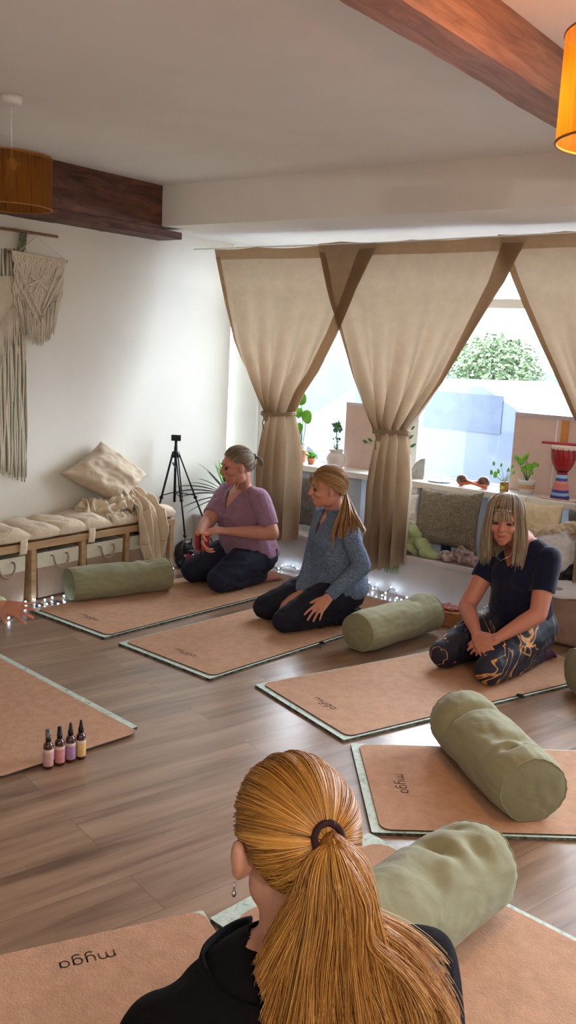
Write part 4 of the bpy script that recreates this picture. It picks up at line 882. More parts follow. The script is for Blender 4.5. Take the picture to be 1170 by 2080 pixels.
# ================================================================ LIGHT AND CAMERA
w=bpy.data.worlds.new('sky'); SC.world=w; w.use_nodes=True; nt=w.node_tree; bg=nt.nodes['Background']
tc=N(nt,'ShaderNodeTexCoord'); sp=N(nt,'ShaderNodeSeparateXYZ'); nt.links.new(tc.outputs['Generated'],sp.inputs[0])
cr=ramp(nt,[(0,(.62,.72,.9)),(.5,(.72,.84,1.0)),(.75,(.80,.90,1.0)),(1,(.9,.95,1.))],N(nt,'ShaderNodeMath',operation='MULTIPLY_ADD').outputs[0]); mn=cr.node.inputs[0].links[0].from_node; mn.inputs[1].default_value=.5; mn.inputs[2].default_value=.5; nt.links.new(sp.outputs[2],mn.inputs[0])
nt.links.new(cr,bg.inputs[0]); bg.inputs[1].default_value=SKY
def portal(x0,x1,z0,z1,y):
    l=bpy.data.lights.new('window_portal','AREA'); l.shape='RECTANGLE'; l.size=x1-x0; l.size_y=z1-z0; l.cycles.is_portal=True
    o=bpy.data.objects.new('window_portal',l); COL.objects.link(o); o.location=((x0+x1)/2,y,(z0+z1)/2); o.rotation_euler=(math.radians(-90),0,0)
portal(-4.75,3.,.6,2.21,5.62)
def point(n,loc,c,e,r=.03):
    l=bpy.data.lights.new(n,'POINT'); l.color=c; l.energy=e; l.shadow_soft_size=r; o=bpy.data.objects.new(n,l); COL.objects.link(o); o.location=loc
point('pendant_light',(LX,LY,2.10),(1,.50,.12),LAMP,.034)
point('rear_fill_light',(1.4,-.6,2.1),(1,.90,.80),REAR,.05)  # added fill lamp behind the camera to brighten the room; no pendant hangs there
cam=bpy.data.cameras.new('camera'); co=bpy.data.objects.new('camera',cam); COL.objects.link(co); SC.camera=co
cam.sensor_fit='HORIZONTAL'; cam.sensor_width=36; cam.lens=36*CF/1170; cam.clip_start=.05
R=Matrix([[CW[0][0],-CW[0][1],-CW[0][2]],[CW[1][0],-CW[1][1],-CW[1][2]],[CW[2][0],-CW[2][1],-CW[2][2]]])
co.matrix_world=Matrix.Translation((0,0,CH))@R.to_4x4()
vs_=SC.view_settings; vs_.view_transform='Standard'; vs_.look='None'; vs_.gamma=1; vs_.use_curve_mapping=False; vs_.exposure=EXPO
# ================================================================ PEOPLE
def fleece():
    m,nt,b,o=newmat('heather_fleece'); v=coords(nt,(1,1,3)); n=N(nt,'ShaderNodeTexNoise',Scale=110.,Detail=5.,Roughness=.8); nt.links.new(v,n.inputs['Vector'])
    cr=ramp(nt,[(.36,sl((44,56,80))),(.5,sl((92,110,138))),(.66,sl((152,168,190)))],n.outputs[0]); nt.links.new(cr,b.inputs['Base Color']); b.inputs['Roughness'].default_value=.95
    bp=N(nt,'ShaderNodeBump',Strength=.5,Distance=.006); nt.links.new(n.outputs[0],bp.inputs['Height']); nt.links.new(bp.outputs[0],b.inputs['Normal']); return m
def goldveins():
    m,nt,b,o=newmat('gold_veined_leggings'); v=coords(nt,(1,1,1)); n=N(nt,'ShaderNodeTexNoise',Scale=4.2,Detail=3.,Distortion=1.2); nt.links.new(v,n.inputs['Vector'])
    cr=ramp(nt,[(.502,sl((20,24,46))),(.508,sl((214,156,92))),(.517,sl((206,150,90))),(.523,sl((16,20,40))),(.66,sl((20,24,46))),(.667,sl((120,120,130))),(.674,sl((22,26,50)))],n.outputs[0]); nt.links.new(cr,b.inputs['Base Color']); b.inputs['Roughness'].default_value=.7; return m
M_eye=mat('eye_and_lid_shadow',(48,34,30),.3,.05,5); M_brow=mat('brow',(104,78,60),.8); M_lip=mat('lip',(158,82,76),.5,.08,20)
def hand(mb,w,d,n,ts,curl=25,spread=.25,sc=.92,curls=None,thumb=(.55,.75,-.25)):
    """wrist, direction, back-of-hand normal, thumb side sign; palm, four unequal fingers and a thumb from the side of the palm"""
    w=V(w); d=V(d).normalized(); n=V(n); n=(n-d*n.dot(d)).normalized(); l=n.cross(d)*ts
    offs=(.029,.010,-.010,-.028); pl=(.086,.090,.086,.078); fl=((.040,.024,.019),(.045,.028,.020),(.041,.026,.019),(.032,.019,.017)); rr=(.0088,.0090,.0086,.0076)
    for i in range(4):
        b0=w+l*(offs[i]*.55*sc); b1=w+(d*pl[i]+l*offs[i])*sc; mb.limb([b0,lerp(b0,b1,.55)+n*.002,b1],[.0165*sc,.0150*sc,.0115*sc],10)
        q=d+l*(spread*(1.5-i)*.35); q.normalize(); p=b1; c=(curls[i] if curls else curl); a=0; pts=[p]; 
        for k,s in enumerate(fl[i]):
            a+=math.radians(c*(.7,1.0,.8)[k]); dd=q*math.cos(a)-n*math.sin(a); p=p+dd*s*sc; pts.append(p)
        mb.limb(pts,[rr[i]*sc*1.08,rr[i]*sc*1.0,rr[i]*sc*.93,rr[i]*sc*.82],10)
    b=w+(d*.022+l*.020)*sc; t=(d*thumb[0]+l*thumb[1]+n*thumb[2]).normalized(); t2=(t*.8+d*.5-n*.1).normalized()
    mb.limb([b,b+t*.036*sc,b+(t*.036+t2*.030)*sc,b+(t*.036+t2*.052)*sc],[.0155*sc,.0125*sc,.0105*sc,.0085*sc],10)
    mb.ell(w+(d*.045+l*.012-n*.006)*sc,(.022*sc,.016*sc,.03*sc),V((0,0,1)).rotation_difference(d).to_matrix(),nu=12,nv=8)
def frame(f,u=(0,0,1)):
    f=V(f).normalized(); u=V(u); u=(u-f*u.dot(f)).normalized(); s=u.cross(f); return Matrix((f,s,u)).transposed()      # columns f, s(left), u
def head_prims(mb,c,H,sc=1.):
    p=lambda f,s,u: V(c)+H@V((f,s,u))*sc
    E=lambda q,r: mb.ell(p(*q),tuple(x*sc for x in r),H)
    E((-.012,0,.026),(.090,.073,.088)); E((.018,0,-.018),(.068,.062,.072)); E((.028,0,-.055),(.052,.050,.044)); E((.052,0,-.086),(.024,.024,.020))
    E((.058,0,.030),(.030,.052,.030)); E((.004,.036,-.062),(.036,.026,.036)); E((.004,-.036,-.062),(.036,.026,.036))
    mb.limb([p(.082,0,.018),p(.096,0,-.006),p(.102,0,-.020)],[.0095*sc,.0105*sc,.0125*sc],10); E((.088,.011,-.022),(.010,.008,.008)); E((.088,-.011,-.022),(.010,.008,.008))
    for s in(1,-1):
        E((.060,s*.036,-.018),(.026,.022,.022)); E((.074,s*.030,.024),(.014,.024,.007))
        E((-.004,s*.074,-.006),(.017,.008,.030)); E((.002,s*.076,-.026),(.010,.007,.012))
    E((.080,0,-.048),(.014,.024,.018)); E((.074,0,-.070),(.014,.018,.012))
def face_bits(c,H,r,sc=1.,brow=M_brow,smile=.004):
    p=lambda f,s,u: V(c)+H@V((f,s,u))*sc
    for s in(1,-1):
        MB().ell(p(.0795,s*.031,.006),(.0075*sc,.0135*sc,.0055*sc),H,nu=12,nv=8).build('eye',M_eye,r)  # one dark brown ellipsoid: the eye with its eyelid shadow painted in
        MB().tube([p(.086,s*.013,.027),p(.0885,s*.028,.0315),p(.078,s*.046,.027)],[.0022*sc,.003*sc,.0016*sc],6).build('eyebrow',brow,r)
    MB().limb([p(.082,-.020,-.050+smile),p(.092,-.010,-.0515),p(.0945,0,-.0525),p(.092,.010,-.0515),p(.082,.020,-.050+smile)],[.0022*sc,.0042*sc,.0050*sc,.0042*sc,.0022*sc],8).build('lips',M_lip,r)
def strands(name,paths,r,mt,parent,taper=.35,sides=3):
    """thin tubes following many paths, one mesh"""
    P=np.array(paths,dtype=np.float64); n,k,_=P.shape
    T=np.gradient(P,axis=1); T/=np.linalg.norm(T,axis=2,keepdims=True)+1e-12
    ref=np.tile(np.array([.31,.57,.76]),(n,k,1)); A=np.cross(T,ref); A/=np.linalg.norm(A,axis=2,keepdims=True)+1e-12; B=np.cross(T,A)
    rad=(r*np.linspace(1,taper,k))[None,:,None]*np.ones((n,1,1)); vs=[]
    for j in range(sides):
        a=2*math.pi*j/sides; vs.append(P+(A*math.cos(a)+B*math.sin(a))*rad)
    Vv=np.stack(vs,axis=2).reshape(-1,3)
    base=np.arange(n)[:,None,None]*k*sides; kk=np.arange(k-1)[None,:,None]*sides; jj=np.arange(sides)[None,None,:]; j2=(jj+1)%sides
    Fq=np.stack([base+kk+jj,base+kk+j2,base+kk+sides+j2,base+kk+sides+jj],axis=3).reshape(-1,4)
    me=bpy.data.meshes.new(name); me.vertices.add(len(Vv)); me.vertices.foreach_set('co',Vv.astype(np.float32).ravel())
    me.loops.add(Fq.size); me.loops.foreach_set('vertex_index',Fq.astype(np.int32).ravel()); me.polygons.add(len(Fq)); me.polygons.foreach_set('loop_start',(np.arange(len(Fq))*4).astype(np.int32)); me.update(calc_edges=True); me.validate()
    return link_mesh(name,me,mt,parent)
HL=[(.80,0,.60),(.74,.36,.56),(.58,.74,.30),(.34,.93,.04),(.06,.97,.10),(-.22,.93,-.28),(-.52,.68,-.62),(-.70,0,-.78)]
HL=HL+[(f,-s,u) for f,s,u in HL[-2:0:-1]]
def loopdir(t):
    n=len(HL); x=(t%1)*n; i=int(x); return V(HL[i]).lerp(V(HL[(i+1)%n]),x-i).normalized()
RS=(.0975,.0800,.0985)
def sk(c,H,d,off=0.,sc=1.):
    d=V(d).normalized(); q=V((d.x*(RS[0]+off),d.y*(RS[1]+off),d.z*(RS[2]+off))); return V(c)+H@(q+V((-.012,0,.024)))*sc
def slerp(a,b,t):
    a=V(a).normalized(); b=V(b).normalized(); w=math.acos(max(-1,min(1,a.dot(b))))
    if w<1e-4: return a
    return (a*math.sin((1-t)*w)+b*math.sin(t*w))/math.sin(w)
K_cap={'caramel_hair':(120,80,50),'golden_hair':(150,96,42),'ash_blonde_hair':(112,96,80),'brown_hair':(80,58,40)}
def hair_gather(c,H,tie,mts,r,n=900,rad=.0009,sc=1.,K=12,base=.0,lift=.004,vol=0.):
    tie=V(tie).normalized(); cap=MB()
    vf=lambda a,t: base+vol*math.sin(math.pi*min(1,t))**.8*(1 if slerp(loopdir(a),tie,t).z>-.2 else .4)
    cap.grid(lambda u,v: sk(c,H,slerp(loopdir(u),tie,v),vf(u,v),sc),64,24,closeu=True); cap.build('hair_cap',capmat(mts,K_cap.get(mts.name,(120,98,74))),r)
    paths=[]
    CL=[(random.random(),V((random.gauss(0,.03),random.gauss(0,.03),random.gauss(0,.03))),random.uniform(-.03,.03),random.uniform(0,lift)) for _ in range(max(60,n//18))]
    for i in range(n):
        ct,cj,cwb,co_=random.choice(CL); t0=(ct+random.gauss(0,.006))%1; s0=random.random()**1.6*.75; wob=cwb+random.uniform(-.006,.006); o=max(.0006,co_+random.uniform(-.0015,.0015)); a=loopdir(t0)
        jt=cj+V((random.gauss(0,.008),random.gauss(0,.008),random.gauss(0,.008)))
        pth=[]
        for k in range(K):
            t=s0+(1-s0)*k/(K-1); q=slerp(a,tie,t)+jt*math.sin(math.pi*t)+V((0,0,wob*math.sin(math.pi*t)))
            pth.append(sk(c,H,q,vf(t0,t)+o*min(1,(t-s0)*6+.15)+.003*(t**6),sc))
        paths.append(pth)
    strands('hair_strands',paths,rad,mts,r,.8)
    return sk(c,H,tie,vf(0,1)+.004,sc)
def tail(r,mts,start,guides,n,rad,K=18,jit=.006,name='ponytail',thick=.02,curl=.004):
    """guides: lists of world points fanning out from the tie"""
    G=[[start]+[V(p) for p in g] for g in guides]; paths=[]
    CL=[(random.random(),V((random.gauss(0,jit),random.gauss(0,jit),random.gauss(0,jit*.6))),random.uniform(0,6.28),random.gauss(0,1),random.uniform(.8,1.)) for _ in range(max(34,n//45))]
    for i in range(n):
        cw,cj,cp,cd,cl=random.choice(CL)
        w=min(.9999,max(0,cw+random.gauss(0,.018)))*(len(G)-1); a=int(min(w,len(G)-1.001)); f=w-a; dep=cd+random.gauss(0,.35); ph=cp+random.gauss(0,.25); ln=cl*random.uniform(.9,1.0)
        jx=cj+V((random.gauss(0,jit),random.gauss(0,jit),random.gauss(0,jit)))*.35; pth=[]
        for k in range(K):
            t=k/(K-1)*ln; p=spl(G[a],t).lerp(spl(G[a+1],t),f); e=min(1,t*3.5)
            pth.append(p+jx*e+V((CW[0][2],CW[1][2],0))*(-dep*thick*.5*e)+V((math.sin(ph+t*7),math.cos(ph+t*7),0))*curl*t*(1.+1.6*(a>=4)*t))
        paths.append(pth)
    return strands(name,paths,rad,mts,r,.5)
def person(label,O,F,sp,fn):
    r=root('person',(O[0],O[1],sp.get('z',.017)),label,'person','people kneeling in the yoga class' if sp.get('grp') else None)
    F=V((F[0],F[1],0)).normalized(); S=V((-F.y,F.x,0)); z0=sp.get('z',.017); O=V((O[0],O[1],z0)); ln=sp.get('lean',.1); sl_=sp.get('slean',0)
    L=lambda f,s,u: O+F*f+S*s+V((0,0,u))
    T=lambda f,s,u: L(f+ln*max(0,u-.2),s+sl_*max(0,u-.2),u)
    B=Matrix((F,S,V((0,0,1)))).transposed()
    def loc(co):
        d=co-O; u=d.z; return d.dot(F)-ln*max(0,u-.2),d.dot(S)-sl_*max(0,u-.2),u
    g=sp.get('g',1.); kn=sp.get('knee',.40); sprd=sp.get('spread',.13); K=sp
    # legs
    P=MB(); legs=MB()
    for s in(1,-1):
        hip=L(-.02,s*.085,.19); k=L(kn,s*sprd,.072*g); mid=lerp(hip,k,.5)+V((0,0,.012))
        P.limb([hip,mid,k],[.108*g,.092*g,.066*g],18); an=L(-.05,s*.085,.045); P.limb([L(kn-.01,s*sprd,.060*g),L(.17,s*(sprd*.6+.04),.060),an],[.060*g,.056*g,.040],16)
        P.ell(L(-.035,s*.07,.180),(.110*g,.10*g,.108*g),B)
        legs.limb([L(-.03,s*.085,.045),L(-.10,s*.080,.040),L(-.17,s*.075,.026),L(-.20,s*.072,.020)],[.034,.034,.026,.018],12)
        legs.ell(L(-.085,s*.08,.055),(.045,.032,.028),B)
        for j in range(5): legs.limb([L(-.19,s*(.052+.011*j),.020),L(-.215+.004*j,s*(.050+.012*j),.014)],[.011,.009],8)
    P.ell(L(-.02,0,.20),(.125*g,.165*g,.105*g),B)
    wr=K.get('pw',.004)
    P.build('leggings',K['pants'],r,remesh=.007,smooth_it=5,disp=lambda c:wr*math.sin(nz(c,9,2.)*10)*.6+.002*nz(c,30,1.))
    # torso cloth
    def torso(mb,d,top=True):
        st=K.get('torso') or [(.19,.150,.180,-.02),(.27,.140,.172,-.01),(.35,.128,.155,.0),(.43,.125,.150,.005),(.50,.115,.155,.005),(.555,.090,.150,0.),(.60,.060,.095,-.005)]
        for (u0,a0,b0,f0),(u1,a1,b1,f1) in zip(st,st[1:]):
            for q in range(4):
                t=q/4; mb.ell(T(lerp(f0,f1,t),0,lerp(u0,u1,t)),(lerp(a0,a1,t)*g-d,lerp(b0,b1,t)*g-d,.055),B,nu=20)
        for bx in K.get('bust',[]): mb.ell(T(*bx[0]),tuple(x-d for x in bx[1]),B)
    Tm=MB(); torso(Tm,0)
    Sk=MB(); torso(Sk,.010)
    sh={}
    for s,nm in((1,'L'),(-1,'R')):
        a_,b_=T(-.012,s*.04,.598+K.get('shz',.555)-.555),T(-.005,s*K.get('shw',.15)*g*.92,K.get('shz'+nm,K.get('shz',.555)))
        Tm.limb([a_,b_],[.046,.062*g],14); Sk.limb([a_,b_],[.040,.050*g],14)
        sw=K.get('shw',.150); sh[nm]=T(0,s*sw*g,K.get('shz'+nm,K.get('shz',.555))); A=K[nm]; el=A['elbow']; w=A['wrist']
        Tm.ell(sh[nm],.060*g,nu=14); Sk.ell(sh[nm],.048*g,nu=14)
        e=A.get('sleeve',1.); ra=K.get('arm',1.)
        if e<=1.: se=lerp(sh[nm],el,e); Tm.limb([sh[nm],lerp(sh[nm],se,.5),se],[.062*g,.056*g*K.get('slv',1.),.053*g*K.get('slv',1.)],16,ends=(1,0))
        else: Tm.limb([sh[nm],el,lerp(el,w,.5),lerp(el,w,.97)],[.060*g,.050,.043,.036],16,ends=(1,0))
        Sk.limb([sh[nm],lerp(sh[nm],el,.5),el,lerp(el,w,.35),w],[.048*ra,.043*ra,.037*ra,.035*ra,.024],14)
        hand(Sk,w,A['dir'],A['nrm'],A['ts'],A.get('curl',25),A.get('spread',.25),A.get('sc',.90),A.get('curls'),A.get('thumb',(.55,.75,-.25)))
        if e<=1 and K.get('hang'): pass
    c=K['head']; H=frame(K['face'],K.get('up',(0,0,1))); hs=K.get('hs',1.)
    Sk.limb([T(-.01,0,.56),T(.0,0,.62),c+H@V((-.02,0,-.055))],[.062,.050,.052],16)
    head_prims(Sk,c,H,hs)
    for es in K.get('ears',[]):
        Sk.ell(c+H@V((-.010,es*.084,.000)),(.016,.010,.026),H).ell(c+H@V((-.004,es*.082,-.022)),(.011,.009,.014),H)
    Sk.build('body',K['skin'],r,remesh=.0048,smooth_it=3)
    face_bits(c,H,r,hs,K.get('brow',M_brow),K.get('smile',.004))
    if K.get('feet'): legs.build('feet',K['feet'],r,remesh=.0045,smooth_it=2)
    nr=K.get('neckr',.066); v0=K.get('vneck',.50); vk=K.get('vk',.6)
    def cut(co):
        f,s,u=loc(co)
        if u>.575 and (s*s+(f+.0)**2)<nr*nr: return True
        if u>v0 and f>.0 and abs(s)<min(.056,(u-v0)*vk): return True
        return False
    hw=K.get('tw',.006)
    Tm.build('top',K['top'],r,remesh=.0065,smooth_it=5,cut=cut,disp=lambda c:hw*(nz((c.x*1.,c.y*1.,c.z*.45),13,4.))+hw*.5*math.sin(nz(c,7,1.)*9)*(.4+max(0,.45-(c.z))),solid=.003)
    fn(r,c,H,L,T,loc,K)
    return r
# ---------------------------------------------------------------- the woman in mauve, hand drum
SK1=skin('skin_warm',(196,138,116)); SK2=skin('skin_light',(200,142,118)); SK3=skin('skin_rose',(190,128,106)); SK4=skin('skin_pale',(202,148,122))
def fn1(r,c,H,L,T,loc,K):
    hm=hairmat('ash_blonde_hair',(96,82,68),(150,132,108),(190,174,148)); t=hair_gather(c,H,(-.97,.0,.12),hm,r,1800,.0009)
    MB().ell(t,(.020,.020,.020)).build('hair_tie',M_blk,r)
    g=[[t+H@V(q) for q in path] for path in ([(-.02,.02,-.01),(-.035,.022,-.04),(-.03,.02,-.075)],[(-.03,0,-.005),(-.05,0,-.04),(-.045,0,-.08)],[(-.02,-.02,-.01),(-.035,-.022,-.04),(-.03,-.02,-.07)])]
    tail(r,hm,t,g,260,.0011,10,.004,thick=.01)
    MB().tube([c+H@V((.02,.064,-.085)),c+H@V((.06,.04,-.145)),c+H@V((.075,0,-.17)),c+H@V((.06,-.04,-.145))],.0012,5).build('necklace',M_steel,r)
O1=(-3.575,4.46); F1=(-.24,-.97)
person('woman in a loose mauve tee kneeling on her heels over a small red drum',O1,F1,dict(grp=1,pants=mat('dark_blue_leggings',(26,34,56),.85,.15,20),top=cloth('mauve_jersey',(150,116,138),weave=500,wr=.35,wscale=11,bump=.1),skin=SK1,feet=SK1,g=1.12,knee=.33,spread=.14,lean=.16,arm=1.25,
  torso=[(.20,.165,.185,-.01),(.27,.160,.180,.0),(.35,.145,.165,.01),(.43,.138,.155,.02),(.50,.118,.150,.012),(.555,.088,.140,0.),(.595,.058,.090,-.008)],bust=[((.085,.055,.43),(.075,.085,.075)),((.085,-.055,.43),(.075,.085,.075))],shw=.150,shz=.552,
  head=PY(482,947,4.27),face=(-.54,-.82,-.20),hs=1.02,vneck=.485,vk=.62,neckr=.068,tw=.008,slv=1.06,
  L=dict(elbow=PY(552,1083,4.37),wrist=PY(462,1079,4.15),dir=PY(420,1076,4.05)-PY(462,1079,4.15),nrm=(.25,-.2,1),ts=-1,curl=34,sleeve=.80,thumb=(.7,.5,-.5)),
  R=dict(elbow=PY(420,1062,4.20),wrist=PY(407,1084,4.02),dir=(.35,-.15,-.55),nrm=(-.8,-.4,.3),ts=1,curl=35,sleeve=.78)),fn1)
def hd():
    b=PY(410,1117,4.02); o=root('hand_drum',b,'small red drum held at the lap of the woman in mauve','drum'); k=.105
    MB().lathe([(0,0),(.038,0),(.041,.01),(.045,k-.01),(.044,k),(0,k)],b,28).build('drum_body',M_red,o,weld=True)
    MB().lathe([(.0455,k-.012),(.0475,k-.008),(.0475,k),(.044,k+.003),(0,k+.003)],b,28,cap=False).build('rim',M_terra,o)
    MB().box((.036,-.006,.01),(.048,.006,k),Matrix.Translation(b)@Matrix.Rotation(-1.1,4,'Z')).build('side_strap',M_blk,o,smooth=False)
    MB().tube([b+V((-.01,0,0)),b+V((.0,.0,-.05)),b+V((.012,0,-.085))],.004,8).build('stem',M_blk,o)
hd()
# ---------------------------------------------------------------- the woman in the blue fleece
def fn2(r,c,H,L,T,loc,K):
    hm=hairmat('caramel_hair',(104,68,42),(180,134,84),(224,182,122)); t=hair_gather(c,H,(-.86,.10,-.50),hm,r,2200,.0009,vol=.006)
    MB().tube([t+H@V((.0,.016*math.cos(a),.016*math.sin(a))) for a in [i*math.pi/8 for i in range(17)]],.005,8).build('hair_tie',M_steel,r)
    Y=4.02
    g=[[PY(690,1040,Y),PY(678,1075,Y-.02),PY(676,1112,Y-.03)],[PY(700,1035,Y),PY(692,1068,Y-.02),PY(690,1098,Y-.04)],[PY(712,1035,Y+.01),PY(718,1058,Y),PY(716,1084,Y-.03)],[PY(718,1040,Y+.02),PY(732,1062,Y+.01),PY(742,1088,Y)],[PY(722,1040,Y+.03),PY(738,1068,Y+.03),PY(748,1078,Y+.02)]]
    tail(r,hm,t,g,1300,.0010,14,.004,thick=.018,curl=.006)
    pth=[]   # loose side fringe
    for s in(1,-1):
        for i in range(70):
            d0=V((.72,s*random.uniform(.0,.2),.66)); e=V((.74,s*random.uniform(.62,.8),random.uniform(-.25,.25))); pth.append([sk(c,H,slerp(d0,e,k/11),.008+.006*math.sin(k/11*3)) for k in range(12)])
    strands('fringe_strands',pth,.0011,hm,r,.6)
    m=MB()   # stand-up collar, open at the front
    def col(u,v):
        a=math.radians(lerp(28,332,u)); rr=.066+.010*v; p=T(.004,0,.585); q=V((math.cos(a)*rr*1.05,math.sin(a)*rr,v*.055-.012*math.cos(a)*v+.0)); return p+V(K['F'])*q.x+V((-K['F'][1],K['F'][0],0))*q.y+V((0,0,q.z))
    m.grid(col,50,8); m.build('collar',K['top'],r,solid=.006)
    zf=MB(); zf.tube([T(.105,0,.49),T(.108,0,.52),T(.10,.012,.56)],.003,6); zf.build('zip',M_blk,r)
    MB().ell(T(.118,0,.485),(.004,.004,.009)).build('zip_pull',M_steel,r)
F2=V((-.46,-.89,0)).normalized(); w2=PY(667,1214,3.90)
r2=person('woman with a caramel ponytail kneeling in a heathered blue fleece',(-2.70,4.15),F2,dict(grp=1,F=(F2.x,F2.y,0),pants=mat('navy_leggings',(20,24,42),.85,.15,20),top=fleece(),skin=SK2,feet=mat('black_sock',(24,24,28),.9),g=.97,knee=.37,spread=.125,lean=.08,
  torso=[(.185,.172,.205,-.01),(.22,.172,.205,-.01),(.30,.152,.184,-.005),(.38,.142,.172,.0),(.46,.134,.164,.008),(.52,.115,.155,.005),(.57,.085,.130,0.),(.60,.064,.090,-.005)],bust=[((.075,.055,.45),(.06,.065,.055)),((.075,-.055,.45),(.06,.065,.055))],
  head=PY(665,992,4.06),face=(-.64,-.75,-.12),hs=.96,vneck=.50,vk=.30,neckr=.060,tw=.009,smile=.008,
  L=dict(elbow=PY(733,1150,4.06),wrist=w2,dir=PY(636,1248,3.80)-w2,nrm=(.3,-.35,.9),ts=-1,curl=12,spread=.55,sleeve=2,curls=(12,16,14,12)),
  R=dict(elbow=PY(632,1140,4.08),wrist=PY(612,1205,3.98),dir=(-.3,-.8,-.35),nrm=(0,0,1),ts=1,curl=15,sleeve=2)),fn2)
q=w2+(PY(636,1248,3.80)-w2).normalized()*.095+V((.004,-.004,.0))
tag(MB().tube([q+V((.0095*math.cos(a),.004*math.sin(a),.0095*math.sin(a))) for a in [i*math.pi/8 for i in range(17)]],.0016,6).build('ring',M_steel,r2),None)
# ---------------------------------------------------------------- the woman in the navy tee
def fn3(r,c,H,L,T,loc,K):
    hm=hairmat('ash_bob_hair',(74,60,48),(150,132,110),(220,206,182)); crown=V((-.25,.05,.97)).normalized()
    def path(t,o,w=0,drop=None,K_=18):
        a=loopdir(t); out=[]; u=(t%1); front=min(u,1-u)
        fringe=front<.085
        side=a.y
        end_z=(-.175 if not fringe else -.012)
        n1=int(K_*.5)
        for k in range(n1): out.append(sk(c,H,slerp(crown,a if not fringe else V((.86,a.y*.9,.50)),k/(n1-1)),.006+o+.006*math.sin(math.pi*k/(n1-1))))
        last=out[-1]; q=H.transposed()@(last-c)
        for k in range(1,K_-n1+1):
            f=k/(K_-n1); 
            if fringe: out.append(c+H@V((.088+.010*(1-f)+.006*o*50*.02+.002,q.y*(1+.15*f),lerp(q.z,.026+w*.3,f))))
            else:
                ex_=1+.22*math.sin(math.pi*min(1,f*.9))*(.7 if abs(side)>.4 else .25); fx=q.x
                if abs(side)>.35 and q.x>-.02: fx=q.x+ (.030-q.x)*f*.6
                out.append(c+H@V((fx-(.01*f if q.x<0 else 0),q.y*ex_+math.copysign(.006*f,side or 1),lerp(q.z,end_z+w,f))))
        return out
    cap=MB(); N_=120
    rows=[path(i/N_+1e-4,-.002) for i in range(N_)]; cap.add([p for row in rows for p in row],[(i*18+k,((i+1)%N_)*18+k,((i+1)%N_)*18+k+1,i*18+k+1) for i in range(N_) if min(abs(i/N_-.085),abs(i/N_-.915))>.012 for k in range(17) if not (k>=8 and min(i/N_,1-i/N_)<.088)]); cap.build('hair_cap',capmat(hm,(120,104,86)),r,solid=.002)
    strands('hair_strands',[path(random.random(),random.uniform(.0,.008),random.gauss(0,.016)) for _ in range(1800)],.0011,hm,r,.6)
    MB().tube([c+H@V((.03,.06,-.10)),c+H@V((.05,.04,-.150)),c+H@V((.06,0,-.175)),c+H@V((.05,-.04,-.150))],.0012,5).build('necklace',M_steel,r)
F3=V((-.22,-.975,0)).normalized()
wR=PY(968,1288,3.90); wL=PY(1008,1298,3.90)
person('woman with an ash blonde bob in a navy tee and gold-veined leggings, hands clasped',(-1.665,4.235),F3,dict(grp=1,pants=goldveins(),top=cloth('navy_jersey',(18,22,48),weave=500,wr=.25,wscale=9,bump=.1),skin=SK3,feet=mat('plum_sock',(66,34,62),.9,.3,30),g=1.02,knee=.40,spread=.135,lean=.06,arm=1.15,
  torso=[(.19,.140,.175,-.01),(.27,.136,.166,.0),(.35,.125,.155,.0),(.43,.125,.155,.005),(.50,.116,.160,.005),(.555,.090,.150,0.),(.60,.060,.095,-.005)],bust=[((.060,.050,.44),(.075,.085,.075)),((.060,-.050,.44),(.075,.085,.075))],shw=.140,
  head=PY(1026,1060,4.06),face=(.26,-.95,-.05),up=(.0,-.05,1),hs=.98,vneck=.50,vk=.9,vp=1.,neckr=.064,tw=.005,smile=.007,slv=1.1,
  L=dict(elbow=PY(1093,1248,4.08),wrist=wL,dir=PY(968,1312,3.86)-wL,nrm=(.3,-.6,.6),ts=-1,curl=26,sleeve=.60),
  R=dict(elbow=PY(948,1232,4.07),wrist=wR,dir=PY(985,1322,3.83)-wR,nrm=(-.3,-.6,.6),ts=1,curl=24,sleeve=.55)),fn3)
